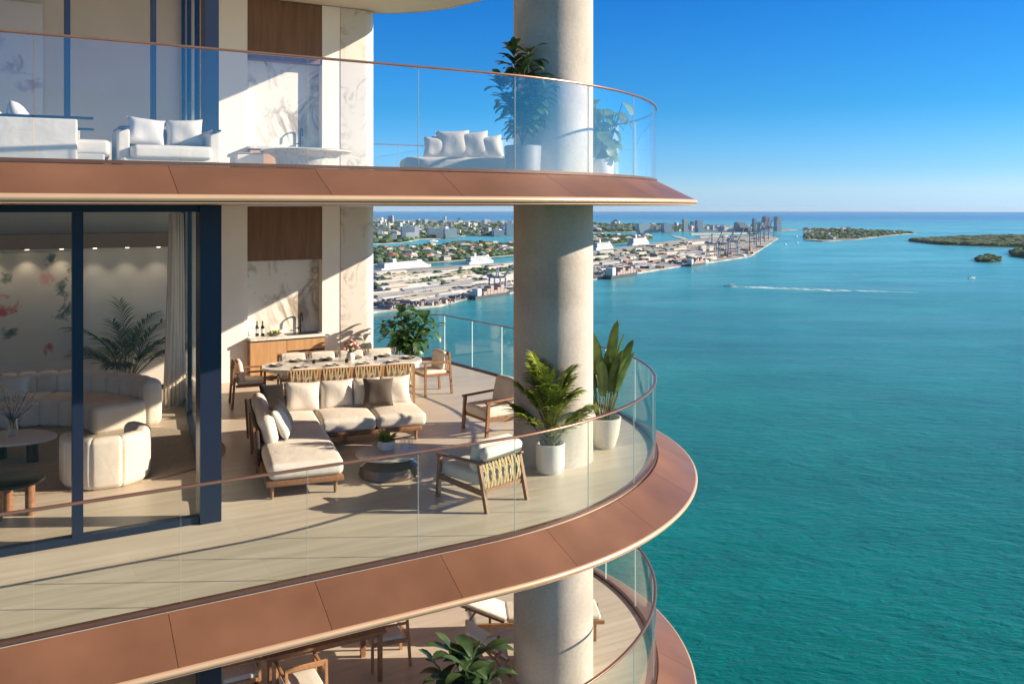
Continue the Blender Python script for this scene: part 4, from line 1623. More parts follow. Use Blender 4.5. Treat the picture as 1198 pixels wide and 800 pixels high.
up = thing('potted_plant', 'tall dark rubber plant in a grey pot beside the column on the upper terrace', 'potted plant', (0.15, 12.4, ZU))
pot(up, [(0.0, 0.0), (0.2, 0.0), (0.24, 0.03), (0.26, 0.46), (0.25, 0.47), (0.235, 0.42), (0.0, 0.4)], M['pot_dark'], 0.236, 0.43)
shrub(up, 0.42, 1.55, 0.38, 330, M['darkleaf'], 0.28, 0.11, 8, 6, 0.85, 1.2)


def cut_leaf(q):
    """Half-width along a split monstera leaf: heart shape notched between lobes."""
    return max(0.05, (sin(pi * (0.1 + 0.9 * q)) ** 0.55) * (0.72 + 0.28 * abs(sin(q * pi * 5))))


mo = thing('potted_plant', 'pale green monstera with cut leaves behind the glass on the upper terrace', 'potted plant', (1.36, 13.7, ZU))
pot(mo, [(0.0, 0.0), (0.16, 0.0), (0.2, 0.1), (0.21, 0.34), (0.2, 0.35), (0.18, 0.3), (0.0, 0.28)], M['pot_white'], 0.182, 0.31)
mb, ms = MB(), MB()
rnd = random.Random(21)
for k in range(34):
    a = k * 2.399
    e = radians(rnd.uniform(55, 88))
    L = rnd.uniform(0.2, 1.0)
    d = Vector((cos(a) * cos(e) * 0.6, sin(a) * cos(e) * 0.6, sin(e))).normalized()
    b0 = Vector((0.05 * cos(a), 0.05 * sin(a), 0.3))
    tip = b0 + d * L
    ms.tube([b0, tip], [0.012, 0.007], 5)
    blade(mb, tip, (cos(a), sin(a), rnd.uniform(-0.9, -0.1)), (0, 0, 1), rnd.uniform(0.24, 0.34), rnd.uniform(0.22, 0.3), 0.9, 0.12, 20, cut_leaf)
ms.build('stem', M['stem'], mo)
mb.build('foliage', M['monstera'], mo, sharp=180)

lp = thing('potted_plant', 'broad dark leaved plant at the edge of the lowest terrace', 'potted plant', (-0.62, 11.75, ZL))
pot(lp, [(0.0, 0.0), (0.2, 0.0), (0.24, 0.1), (0.26, 0.4), (0.25, 0.41), (0.22, 0.36), (0.0, 0.34)], M['pot_white'], 0.22, 0.36)
shrub(lp, 0.34, 0.72, 0.45, 80, M['darkleaf'], 0.44, 0.17, 14, 7, 0.7, 1.1)

ip = thing('potted_palm', 'dark green feathery palm standing inside the living room', 'potted palm', uv(2.15, 18.6, 0))
pot(ip, [(0.0, 0.0), (0.18, 0.0), (0.22, 0.1), (0.24, 0.4), (0.23, 0.41), (0.2, 0.36), (0.0, 0.34)], M['pot_dark'], 0.2, 0.36)
palm_plant(ip, 0.35, 1.55, 20, 1.3, M['darkleaf'], 0.36, 9, 1.2)

# ------------------------------------------------------------------ living room furniture
isofa = thing('curved_sofa', 'channel tufted cream sofa curving round the living room', 'sofa', (0, 0, 0))
way = [(-3.0, 17.95), (0.6, 17.95), (1.25, 17.7), (1.75, 17.25), (2.12, 16.7), (2.28, 16.1)]
wp = [uv(*p) for p in way]
segs = []
for p, q in zip(wp[:-1], wp[1:]):
    L = (q - p).length
    k = max(1, round(L / 0.3))
    for i in range(k):
        segs.append((p.lerp(q, i / k), p.lerp(q, (i + 1) / k)))
for p, q in segs:
    c = (p + q) / 2
    d = (q - p).normalized()
    inn = Vector((d.y, -d.x, 0))
    L = (q - p).length
    a = atan2(d.y, d.x)
    o = MB().rbox((c.x, c.y, 0.39), (L + 0.03, 0.3, 0.76), 0.09, rz=a, n=2, puff=0.02).build('back_channel', M['cream'], isofa, weld=True)
    s = c + inn * 0.55
    MB().rbox((s.x, s.y, 0.235), (L + (0.015 if p.x < -9 or True else 0), 0.86, 0.44), 0.07, rz=a, n=2, puff=0.012).build('seat_channel', M['cream'], isofa, weld=True)
e = uv(1.62, 16.0)
pillow(uv(0.2, 17.25, 0.47), 0.5, 0.42, 0.16, radians(10), 0.4, M['white'], 'white throw pillow on the curved sofa inside', 0, 'pillows inside the living room')

tub = thing('tub_chair', 'round channel tufted cream tub chair inside the glass door', 'armchair', at(112, 568) + Vector((0, 0.3, 0)), radians(-45))
n = 6
for k in range(n):
    a = radians(-118 + 236 * (k + 0.5) / n)
    L = 0.5 * radians(236 / n) * 1.12
    MB().rbox((0.45 * cos(a), 0.45 * sin(a), 0.34), (0.2, L + 0.03, 0.66), 0.07, rz=a, n=2, puff=0.015).build('back_channel', M['cream'], tub, weld=True)
MB().lathe((-0.02, 0, 0), [(0.0, 0.02), (0.37, 0.02), (0.4, 0.08), (0.4, 0.30), (0.36, 0.38), (0.2, 0.40), (0.0, 0.405)], 36).build('seat', M['cream'], tub)

rg = MB().lathe((0, 0, 0), [(0.0, 0.003), (2.3, 0.003), (2.3, 0.016), (0.0, 0.018)], 64, sx=1.15, sy=0.8).build('round_rug', M['rug'], None)
rg.location = at(25, 548) + Vector((0, 0.6, 0))
tag(rg, 'round looped tan rug under the living room coffee tables', 'rug')

tb = thing('coffee_table', 'pale stone topped coffee table with flowers in the living room', 'coffee table', at(14, 541))
MB().lathe((0, 0, 0), [(0.0, 0.33), (0.58, 0.33), (0.62, 0.35), (0.62, 0.37), (0.58, 0.385), (0.0, 0.385)], 40, sx=1.0, sy=0.7).build('table_top', M['greywall'], tb)
for x, y in ((0.3, 0), (-0.25, 0.16), (-0.25, -0.16)):
    MB().tube([(x, y, 0.016), (x, y, 0.33)], 0.08, 16).build('leg', M['darkwood'], tb)
tb2 = thing('side_table', 'low round black topped table on wooden legs by the glass', 'side table', at(14, 603))
MB().lathe((0, 0, 0), [(0.0, 0.4), (0.34, 0.4), (0.36, 0.415), (0.36, 0.44), (0.34, 0.45), (0.0, 0.45)], 36).build('table_top', M['black'], tb2)
for k in range(3):
    a = 0.2 + k * 2 * pi / 3
    MB().tube([(0.2 * cos(a), 0.2 * sin(a), 0.0), (0.2 * cos(a), 0.2 * sin(a), 0.4)], 0.055, 16).build('leg', M['teak'], tb2)
fv = thing('flower_vase', 'glass vase of pale blossom branches on the living room coffee table', 'flower vase', at(14, 541) + Vector((0, 0, 0.386)))
MB().lathe((0, 0, 0), [(0.0, 0.0), (0.07, 0.0), (0.09, 0.08), (0.07, 0.2), (0.08, 0.25), (0.075, 0.25), (0.062, 0.2), (0.08, 0.08), (0.0, 0.02)], 20).build('vase', M['thinglass'], fv)
mbs, mbf = MB(), MB()
rnd = random.Random(31)
for k in range(22):
    a, e = rnd.uniform(0, 2 * pi), radians(rnd.uniform(35, 85))
    L = rnd.uniform(0.35, 0.6)
    d = Vector((cos(a) * cos(e), sin(a) * cos(e), sin(e)))
    mbs.tube([(0, 0, 0.03), Vector((0, 0, 0.2)) + d * 0.05, Vector((0, 0, 0.2)) + d * L], [0.004, 0.004, 0.002], 4)
    for q in range(9):
        c = Vector((0, 0, 0.2)) + d * L * rnd.uniform(0.45, 1.0) + Vector((rnd.uniform(-.05, .05), rnd.uniform(-.05, .05), rnd.uniform(-.05, .05)))
        s = rnd.uniform(0.01, 0.022)
        mbf.lathe(c, [(0.0, -s), (s, 0), (0.0, s)], 6)
mbs.build('stem', M['darkwood'], fv)
mbf.build('blossom', M['flowerpale'], fv)


# ------------------------------------------------------------------ upper terrace furniture
M['upcloth'] = fabric('pale_upholstery', (0.58, 0.54, 0.49))
def club_sofa(loc, rz, W, D, label, pillows):
    """Boxy white sofa; front is local -Y."""
    t = thing('club_sofa', label, 'sofa', loc, rz, 'white boxy sofas on the upper terrace')
    MB().rbox((0, 0.02, 0.13), (W - 0.06, D - 0.04, 0.12), 0.02, n=1).build('base', M['upcloth'], t, weld=True)
    for sx in (-1, 1):
        MB().rbox((sx * (W / 2 - 0.06), D * 0.13, 0.36), (0.12, D * 0.74, 0.52), 0.02, n=2).build('arm_panel', M['upcloth'], t, weld=True)
        MB().box((sx * (W / 2 - 0.06), D * 0.06, 0.64), (0.09, D * 0.86, 0.03)).build('armrest', M['blueframe'], t)
        for sy in (-1, 1):
            MB().box((sx * (W / 2 - 0.08), sy * (D / 2 - 0.08), 0.05), (0.05, 0.05, 0.10)).build('leg', M['darkwood'], t)
    MB().rbox((0, D / 2 - 0.08, 0.42), (W - 0.24, 0.14, 0.56), 0.03, n=2).build('backrest', M['upcloth'], t, weld=True)
    MB().rbox((0, -0.06, 0.28), (W - 0.25, D - 0.1, 0.2), 0.05, n=3, puffz=0.02, puff=0.004).build('seat_cushion', M['upcloth'], t, weld=True)
    return t


L1, R1 = Vector((-4.85, 9.35, ZU)), radians(115)
club_sofa(L1, R1, 1.5, 1.1, 'white club sofa seen end on at the edge of the upper terrace', 3).scale = (1, 1, 0.78)
M['check'] = fabric('patterned_fabric', (0.55, 0.52, 0.5))
L2, R2 = Vector((-3.82, 9.86, ZU)), radians(30)
UG = 'pillows on the upper terrace sofas'
pillow(pt(L1, R1, -0.42, 0.2, 0.31), 0.46, 0.36, 0.17, R1, 0.35, M['check'], 'grey patterned pillow on the end-on white club sofa', 0.1, UG)
pillow(pt(L1, R1, 0.05, 0.2, 0.31), 0.46, 0.36, 0.17, R1, 0.35, M['upcloth'], 'plain white pillow on the end-on white club sofa', -0.1, UG)
club_sofa(L2, R2, 1.06, 0.8, 'small white loveseat with two pillows on the upper terrace', 2).scale = (1, 1, 0.72)
pillow(pt(L2, R2, -0.22, 0.05, 0.29), 0.42, 0.33, 0.17, R2 + 0.1, 0.3, M['check'], 'grey patterned pillow on the small loveseat', 0.1, UG)
pillow(pt(L2, R2, 0.2, 0.05, 0.29), 0.42, 0.33, 0.17, R2 - 0.1, 0.3, M['upcloth'], 'plain white pillow on the small loveseat', -0.06, UG)

st_ = thing('side_cube', 'white cube side table in front of the upper bar', 'side table', (-5.2, 17.6, ZU), SR)
MB().rbox((0, 0, 0.33), (0.5, 0.5, 0.66), 0.02, n=1).build('cube_body', M['plaster'], st_, weld=True)
MB().box((0, 0, 0.672), (0.52, 0.52, 0.02), bev=0.004).build('table_top', M['tabletop'], st_)
rtb = thing('round_table', 'large round grey stone table on the upper terrace', 'dining table', (-4.15, 17.9, ZU))
MB().lathe((0, 0, 0), [(0.0, 0.70), (0.86, 0.70), (0.9, 0.72), (0.9, 0.745), (0.87, 0.76), (0.0, 0.76)], 56).build('table_top', M['tabletop'], rtb)
MB().lathe((0, 0, 0), [(0.62, 0.0), (0.6, 0.03), (0.55, 0.3), (0.6, 0.6), (0.75, 0.699)], 48).build('drum_base', M['tabletop'], rtb)
DBL, DBR = Vector((-0.95, 14.25, ZU)), radians(12)
db = thing('daybed', 'low white daybed piled with pillows beside the tall plant', 'daybed', DBL, DBR)
MB().rbox((0, 0, 0.12), (1.6, 0.95, 0.1), 0.02, n=1).build('base', M['upcloth'], db, weld=True)
MB().rbox((0, -0.02, 0.28), (1.62, 0.95, 0.22), 0.06, n=4, puffz=0.015, puff=0.005).build('mattress', M['upcloth'], db, weld=True)
MB().rbox((0.25, 0.42, 0.58), (1.1, 0.14, 0.42), 0.05, n=3, puff=0.01).build('backrest', M['upcloth'], db, weld=True)
for sx in (-1, 1):
    for sy in (-1, 1):
        MB().box((sx * 0.72, sy * 0.4, 0.035), (0.06, 0.06, 0.07)).build('leg', M['darkwood'], db)
DL = ['white pillow at the open end of the daybed', 'large white pillow second from the open end of the daybed',
      'white pillow overlapping its neighbour towards the plant on the daybed', 'white pillow at the daybed end beside the plant pot']
for k, (x, w, r) in enumerate(((-0.25, 0.42, 0.2), (0.05, 0.56, -0.1), (0.38, 0.54, -0.25), (0.64, 0.46, -0.3))):
    pillow(pt(DBL, DBR, x, 0.2 - 0.03 * k, 0.4), w, w * 0.88, 0.17, DBR + r * 0.5, 0.3, M['upcloth'], DL[k], r * 0.4, UG)


# ------------------------------------------------------------------ lower terrace furniture
def lounger(loc, rz, L, label):
    """Sun lounger, head at local -X raised."""
    t = thing('sun_lounger', label, 'lounger', loc, rz, 'teak sun loungers')
    for sy in (-1, 1):
        MB().beam((-L / 2 + 0.2, sy * 0.3, 0.3), (L / 2, sy * 0.3, 0.3), 0.04, 0.055).build('side_rail', M['teaklight'], t)
        for x in (-L / 2 + 0.55, L / 2 - 0.15):
            MB().beam((x, sy * 0.3, 0), (x, sy * 0.3, 0.275), 0.04, 0.04, up=(0, 1, 0)).build('leg', M['teaklight'], t)
        MB().beam((-L / 2 + 0.05, sy * 0.26, 0.62), (-L / 2 + 0.75, sy * 0.26, 0.33), 0.035, 0.04).build('back_frame', M['teak'], t)
        MB().beam((-L / 2 + 0.3, sy * 0.24, 0.5), (-L / 2 + 0.15, sy * 0.24, 0.3), 0.03, 0.03).build('prop', M['teak'], t)
    MB().rbox((0.37, 0, 0.37), (L - 0.85, 0.6, 0.09), 0.035, n=3, puffz=0.008, puff=0.003).build('seat_cushion', M['white'], t, weld=True)
    MB().rbox((-L / 2 + 0.4, 0, 0.535), (0.84, 0.6, 0.08), 0.035, ry=0.4, n=3, puffz=0.008, puff=0.003).build('back_cushion', M['white'], t, weld=True)
    return t


lounger(Vector((0.28, 14.4, ZL)), radians(4), 2.35, 'teak sun lounger with white cushion passing behind the column')
# shorter deck chair standing in front of it
dk = thing('deck_chair', 'reclined teak deck chair with white sling by the column', 'deck chair', (-0.34, 13.3, ZL), radians(4))
dk.scale = (0.85, 0.85, 0.9)
for sy in (-1, 1):
    MB().beam((-0.36, sy * 0.26, 0.66), (0.3, sy * 0.26, 0.24), 0.03, 0.045).build('back_frame', M['teak'], dk)
    MB().beam((-0.3, sy * 0.28, 0.0), (0.2, sy * 0.28, 0.42), 0.03, 0.04).build('leg', M['teak'], dk)
    MB().beam((0.36, sy * 0.28, 0.0), (-0.1, sy * 0.28, 0.48), 0.03, 0.04).build('leg', M['teak'], dk)
MB().rbox((-0.05, 0, 0.5), (0.86, 0.5, 0.06), 0.025, ry=0.56, n=3, puffz=0.01, puff=0.002).build('sling', M['white'], dk, weld=True)

LT = Vector((-2.82, 12.95, ZL))
LTR = radians(28)
lt = thing('dining_table', 'brown wooden dining table on the lowest terrace', 'dining table', LT, LTR)
MB().box((0, 0, 0.735), (1.75, 0.95, 0.04), bev=0.006).build('table_top', M['teak'], lt)
MB().box((0, 0, 0.68), (1.6, 0.8, 0.065)).build('apron', M['teak'], lt)
for sx in (-1, 1):
    for sy in (-1, 1):
        MB().beam((sx * 0.8, sy * 0.4, 0), (sx * 0.8, sy * 0.4, 0.712), 0.06, 0.06, up=(0, 1, 0)).build('leg', M['teak'], lt)
LG = 'light teak chairs around the lower table'
lc = dining_chair(pt(LT, LTR, 1.05, 0.1), LTR - pi / 2 - 0.1, 'light teak armchair at the end of the brown lower table', True, M['teaklight'], LG, False, False)
dup(lc, pt(LT, LTR, -0.45, -0.75), LTR + pi, 'light teak armchair along the near side of the brown lower table')
dup(lc, pt(LT, LTR, -1.15, 0.0), LTR + pi / 2, 'light teak armchair at the wall end of the brown lower table')

# ================================================================== the bay
nseg = 128
R_SEA = 34700
P = [(0, 0, SEA)]
F = []
rings = [300, 1200, 4000, 12000, R_SEA]
for r in rings:
    for k in range(nseg):
        a = 2 * pi * k / nseg
        P.append((r * cos(a), r * sin(a), SEA))
for k in range(nseg):
    F.append((0, 1 + k, 1 + (k + 1) % nseg))
for i in range(len(rings) - 1):
    for k in range(nseg):
        a, b = 1 + i * nseg + k, 1 + i * nseg + (k + 1) % nseg
        F.append((a, a + nseg, b + nseg, b))
struct(MB().add(P, F).build('sea', M['sea']))

M['port'] = land_material('port_paving', [(0.32, (0.16, 0.155, 0.15)), (0.45, (0.30, 0.29, 0.27)), (0.55, (0.46, 0.43, 0.38)), (0.68, (0.55, 0.52, 0.47))], 0.012)
M['isle'] = land_material('garden_island', [(0.35, (0.03, 0.06, 0.025)), (0.55, (0.075, 0.11, 0.05)), (0.66, (0.32, 0.28, 0.22))], 0.01)
M['cityland'] = land_material('city_ground', [(0.35, (0.07, 0.10, 0.06)), (0.5, (0.24, 0.25, 0.23)), (0.65, (0.5, 0.49, 0.46))], 0.008)
M['mangrove'] = land_material('mangrove_ground', [(0.35, (0.02, 0.045, 0.015)), (0.65, (0.055, 0.085, 0.03))], 0.01)
M['sand'] = land_material('beach_sand', [(0.3, (0.55, 0.48, 0.38)), (0.7, (0.66, 0.6, 0.5))], 0.01)
M['tree_a'] = simple('far_tree_crown', (0.07, 0.125, 0.045), 0.9, 0, 0.5, 0.05)
M['tree_b'] = simple('mangrove_crown', (0.06, 0.10, 0.035), 0.9, 0, 0.4, 0.03)
M['asphalt'] = simple('asphalt', (0.07, 0.07, 0.07), 0.9, 0, 0.2, 0.05)
M['lightroad'] = simple('concrete_road', (0.5, 0.47, 0.42), 0.9, 0, 0.1, 0.02)


def land(name, pix, m, h=2.5):
    pts = [bg(*p) for p in pix]
    o = MB().prism([(p.x, p.y) for p in pts], SEA - 3, SEA + h).build(name, m)
    return struct(o)


def interp(line, x):
    for (x0, y0), (x1, y1) in zip(line[:-1], line[1:]):
        if x0 <= x <= x1:
            return y0 + (y1 - y0) * (x - x0) / (x1 - x0)
    return line[0][1] if x < line[0][0] else line[-1][1]


PORT_F = [(300, 388), (441, 366), (480, 362), (514, 359), (542, 351.5), (601, 343), (650, 335), (704, 326), (748, 320), (793, 312.5), (836, 307), (878, 300.5), (911, 279)]
PORT_B = [(300, 317), (441, 315.5), (515, 313), (560, 310.3), (601, 307), (660, 299), (700, 293.5), (735, 289), (766, 284.5), (800, 281), (850, 277), (897, 274.8), (911, 279)]
land('island', PORT_F + PORT_B[::-1][1:], M['port'])
GREEN_F = [(300, 312), (441, 311), (480, 309.3), (500, 308), (540, 305.4), (601, 298.6), (650, 292.6), (720, 286), (762, 280)]
GREEN_B = [(300, 293), (441, 291), (500, 288), (563, 284.5), (598, 286), (640, 279), (690, 275.5), (762, 276)]
land('island', GREEN_F + GREEN_B[::-1], M['isle'])
CITY_F = [(300, 290), (441, 286), (470, 284.5), (490, 280.5), (515, 279.5), (545, 276), (575, 276.5), (601, 275), (650, 274), (695, 272.5), (760, 271.5), (840, 271), (880, 271), (934, 269.3)]
CITY_B = [(300, 257), (441, 257), (520, 258.2), (600, 259.5), (700, 261), (800, 263), (880, 265.5), (934, 268.4)]
land('island', CITY_F + CITY_B[::-1], M['cityland'])
land('island', [(784, 275.5), (800, 278.5), (806, 281), (801, 281), (790, 278)], M['sand'])
land('island', [(808, 273.2), (880, 272.4), (882, 273.6), (809, 275)], M['sand'])
land('island', [(820, 279.5), (850, 276.6), (852, 275.6), (818, 277.2)], M['sand'])
land('island', [(528, 283), (550, 281.5), (552, 283.5), (535, 285.2)], M['isle'])
FISH = [(941, 267.2), (941.5, 281.5), (962, 282.8), (1000, 281), (1030, 277.2), (1058, 274.2), (1073, 273.5), (1040, 270.5), (985, 267)]
land('island', FISH, M['cityland'], 3)
KEY = [(1064, 281.8), (1078, 284.3), (1106, 287), (1150, 288.6), (1198, 290), (1300, 294), (1300, 276), (1198, 276), (1160, 276.4), (1116, 278.5), (1085, 280.6)]
land('island', KEY, M['mangrove'], 2)


def ellipse_pix(x0, x1, y0, y1, n=20):
    return [((x0 + x1) / 2 + (x1 - x0) / 2 * cos(2 * pi * k / n), (y0 + y1) / 2 + (y1 - y0) / 2 * sin(2 * pi * k / n)) for k in range(n)]


land('island', ellipse_pix(1143, 1170, 302, 307), M['mangrove'], 1.5)
land('island', ellipse_pix(1182, 1260, 292, 303), M['mangrove'], 1.5)


def crowns(name, area, n, rmin, rmax, m, seed, hk=0.8, base=2.0):
    """area(rnd) gives a pixel; low domes of foliage merged as one wood."""
    rnd = random.Random(seed)
    mb = MB()
    for k in range(n):
        px, py = area(rnd)
        p = bg(px, py)
        r = rnd.uniform(rmin, rmax)
        h = r * hk * rnd.uniform(0.7, 1.3)
        seg = 7
        P = []
        for rr, zz in ((0.75, 0.0), (1.0, 0.45), (0.7, 0.85)):
            for q in range(seg):
                a = 2 * pi * q / seg + k
                j = rnd.uniform(0.75, 1.2)
                P.append((p.x + cos(a) * r * rr * j, p.y + sin(a) * r * rr * j, SEA + base + h * zz * rnd.uniform(0.85, 1.15)))
        P.append((p.x, p.y, SEA + base + h))
        Fc = []
        for lv in range(2):
            for q in range(seg):
                q2 = (q + 1) % seg
                Fc.append((lv * seg + q, lv * seg + q2, (lv + 1) * seg + q2, (lv + 1) * seg + q))
        for q in range(seg):
            Fc.append((2 * seg + q, 2 * seg + (q + 1) % seg, 3 * seg))
        mb.add(P, Fc, False)
    o = mb.build(name, m, sharp=180)
    o['kind'] = 'stuff'
    o['label'] = 'dark green far-off tree cover on the islands'
    return o


def between(f, b, x0, x1, t0=0.05, t1=0.95):
    def g(rnd):
        x = rnd.uniform(x0, x1)
        return x, interp(b, x) + (interp(f, x) - interp(b, x)) * rnd.uniform(t0, t1)
    return g


crowns('tree_canopy', between(GREEN_F, GREEN_B, 430, 762), 2200, 6, 15, M['tree_a'], 1)
crowns('tree_canopy', between(CITY_F, CITY_B, 430, 800, 0.1, 0.98), 1000, 12, 30, M['tree_a'], 2, 0.6)
crowns('tree_canopy', between(PORT_F, PORT_B, 440, 600, 0.15, 0.5), 420, 4, 9, M['tree_a'], 3)
crowns('tree_canopy', between(PORT_F, PORT_B, 600, 800, 0.1, 0.5), 160, 4, 9, M['tree_a'], 13)
FB = [(941, 267.4), (985, 267.2), (1040, 270.7), (1072, 273.4)]
FF = [(941, 281), (962, 282), (1000, 280.4), (1030, 276.8), (1058, 274), (1072, 273.5)]
crowns('tree_canopy', between(FF, FB, 942, 1066), 520, 8, 18, M['tree_a'], 4, 0.6)
KB = [(1070, 281.8), (1085, 280.8), (1116, 278.7), (1160, 276.6), (1198, 276.2), (1300, 276.2)]
KF = [(1070, 282.2), (1080, 284), (1106, 286.6), (1150, 288), (1198, 289.5), (1300, 293)]
crowns('mangrove_canopy', between(KF, KB, 1070, 1290, 0.02, 0.98), 2600, 14, 30, M['tree_b'], 5, 0.42, 0.5)


def ell(x0, x1, y0, y1):
    def g(rnd):
        a, r = rnd.uniform(0, 2 * pi), sqrt(rnd.random())
        return (x0 + x1) / 2 + (x1 - x0) / 2 * r * cos(a), (y0 + y1) / 2 + (y1 - y0) / 2 * r * sin(a)
    return g


crowns('mangrove_canopy', ell(1143, 1170, 301.8, 307), 130, 7, 13, M['tree_b'], 6, 0.8, 0.5)
crowns('mangrove_canopy', ell(1182, 1260, 292, 302.8), 300, 9, 18, M['tree_b'], 7, 0.8, 0.5)

# towers and blocks
BM = {
    'blue': storey_material('blue_glass_tower', (0.26, 0.34, 0.42), (0.11, 0.19, 0.28)),
    'teal': storey_material('teal_glass_tower', (0.40, 0.48, 0.50), (0.15, 0.25, 0.30)),
    'white': storey_material('white_block', (0.74, 0.73, 0.71), (0.3, 0.33, 0.37)),
    'cream': storey_material('cream_block', (0.60, 0.53, 0.44), (0.25, 0.24, 0.24)),
    'grey': storey_material('grey_block', (0.38, 0.39, 0.41), (0.14, 0.17, 0.21)),
    'mauve': storey_material('mauve_tower', (0.30, 0.23, 0.30), (0.14, 0.13, 0.2)),
}


def tower(px0, px1, pyb, pyt, depth, m, label, group=None, cat='tower', name='tower_block', steps=1, rz=0.25):
    b = bg((px0 + px1) / 2, pyb)
    w = (px1 - px0) * b.y / FPX
    h = (pyb - pyt) * b.y / FPX
    mb = MB()
    mb.box((0, 0, h * 0.5), (w * 0.92, depth, h))
    mb.box((0, 0, h * 1.02), (w * 0.5, depth * 0.5, h * 0.05))
    if steps > 1:
        mb.box((w * 0.1, -depth * 0.15, h * 0.2), (w * 1.1, depth * 1.1, h * 0.4))
    o = mb.build(name, m)
    o.location = (b.x, b.y, SEA + 2)
    o.rotation_euler = (0, 0, rz)
    return tag(o, label, cat, group)


tower(745, 760, 272.5, 262.0, 45, BM['teal'], 'pale teal slab tower on the far shore nearest the concrete column', steps=2)
tower(766, 770.5, 271.5, 265.5, 35, BM['grey'], 'short grey block between the pale teal slab and the blue glass block')
tower(774, 785, 272.5, 261.8, 45, BM['blue'], 'broad blue glass block on the far shore with a lower podium', steps=2)
tower(798.5, 804, 271.5, 257.0, 32, BM['teal'], 'slender pale tower standing alone on the far shore')
tower(813.5, 821.5, 271.8, 258.5, 40, BM['blue'], 'dark blue tower right after the slender pale tower', steps=2)
tower(860, 871, 270.8, 260.5, 50, BM['grey'], 'grey domed block standing between the blue towers and the harbour mouth', steps=2)
tower(880.5, 884, 271, 256.5, 28, BM['blue'], 'thin blue tower at the harbour mouth')
tower(892.5, 899.5, 271.2, 254.0, 38, BM['mauve'], 'mauve brown tower, tallest of the harbour mouth trio')
tower(906.5, 913, 270.8, 254.2, 38, BM['blue'], 'square dark blue tower at the tip of the harbour mouth')
tower(887, 893, 271.4, 261.0, 38, BM['teal'], 'low pale block at the foot of the mauve tower')
tower(469, 484, 279.5, 265.5, 60, BM['blue'], 'blue slab block by the lagoon next to the stone pier')
tower(484, 490, 279, 265.5, 50, BM['white'], 'white slab block attached to the blue one by the lagoon')
tower(500, 519, 278.5, 267.5, 60, BM['blue'], 'wide blue glass block in the middle of the lagoon shore')
tower(519, 534, 279, 268.5, 55, BM['teal'], 'pale teal glass block beside the wide blue one', steps=2)
tower(474, 485, 281.5, 273, 45, BM['white'], 'low white block in front of the blue slab by the lagoon')
tower(591, 601, 276, 262, 55, BM['blue'], 'dark blue block half hidden behind the concrete column')
tower(576, 589, 276.5, 270, 50, BM['blue'], 'low dark blue block beside the concrete column')
rnd = random.Random(77)
keys = ['white', 'white', 'white', 'cream', 'grey', 'teal']
for k in range(290):
    if k < 165:
        x = rnd.uniform(440, 602)
    else:
        x = rnd.uniform(690, 905)
    yb = interp(CITY_B, x) + (interp(CITY_F, x) - interp(CITY_B, x)) * (rnd.random() ** 0.8 * 0.9 + 0.05)
    hpx = rnd.uniform(1.5, 4.0) if rnd.random() < 0.75 else rnd.uniform(4, 8)
    if k >= 165:
        hpx *= 0.8
    wpx = rnd.uniform(1.5, 6.5)
    mk = rnd.choice(keys)
    tower(x - wpx / 2, x + wpx / 2, yb, yb - hpx, rnd.uniform(25, 70), BM[mk], 'pale low city block among the crowd of far shore buildings', 'city blocks on the far shore', 'building', 'city_block', 1, rnd.uniform(-0.3, 0.6))
for k in range(34):
    x = rnd.uniform(943, 1045)
    yb = interp(FB, x) + (interp(FF, x) - interp(FB, x)) * rnd.uniform(0.1, 0.95)
    wpx, hpx = rnd.uniform(2, 7), rnd.uniform(1.0, 3.0)
    tower(x - wpx / 2, x + wpx / 2, yb, yb - hpx, rnd.uniform(15, 35), BM[rnd.choice(['cream', 'white', 'grey'])], 'low pale villa block among trees on the small island', 'villa blocks on the small island', 'building', 'city_block', 1, rnd.uniform(-0.3, 0.6))

# houses with hipped roofs on the green islands
M['rooftile'] = simple('terracotta_roof', (0.42, 0.2, 0.12), 0.8, 0, 0.2, 0.3)
M['roofwhite'] = simple('white_roof', (0.62, 0.6, 0.56), 0.7, 0, 0.06, 0.1)
M['roofgrey'] = simple('grey_roof', (0.3, 0.3, 0.31), 0.8, 0, 0.1, 0.1)


def house_mesh(w, d, h, rm):
    mb = MB()
    mb.box((0, 0, h / 2), (w, d, h))
    mb.cur = 1
    e, rh = 0.8, h * 0.55
    P = [(-w / 2 - e, -d / 2 - e, h), (w / 2 + e, -d / 2 - e, h), (w / 2 + e, d / 2 + e, h), (-w / 2 - e, d / 2 + e, h), (-w / 4, 0, h + rh), (w / 4, 0, h + rh)]
    mb.add(P, [(0, 1, 5, 4), (1, 2, 5), (2, 3, 4, 5), (3, 0, 4), (3, 2, 1, 0)])
    o = mb.build('island_house', [BM['cream'], rm])
    return o


hk = [house_mesh(24, 15, 7, M['rooftile']), house_mesh(28, 16, 8, M['roofwhite']), house_mesh(20, 14, 7, M['roofgrey'])]
hl = ['cream villa with terracotta hipped roof among island trees', 'cream villa with white hipped roof among island trees', 'cream villa with grey hipped roof among island trees']
for k in range(120):
    x = rnd.uniform(441, 601) if k < 80 else rnd.uniform(694, 760)
    yb = interp(GREEN_B, x) + (interp(GREEN_F, x) - interp(GREEN_B, x)) * rnd.uniform(0.06, 0.95)
    i = rnd.choice((0, 0, 1, 1, 2))
    o = hk[i] if k == i else hk[i].copy()
    if o.name not in COL.objects:
        COL.objects.link(o)
    p = bg(x, yb)
    o.location = (p.x, p.y, SEA + 3)
    o.rotation_euler = (0, 0, rnd.uniform(0, pi))
    s = rnd.uniform(0.8, 1.5)
    o.scale = (s, s, s)
    tag(o, hl[i], 'house', ('terracotta roofed island villas', 'white roofed island villas', 'grey roofed island villas')[i])
for o in hk:
    if 'label' not in o:
        bpy.data.objects.remove(o)


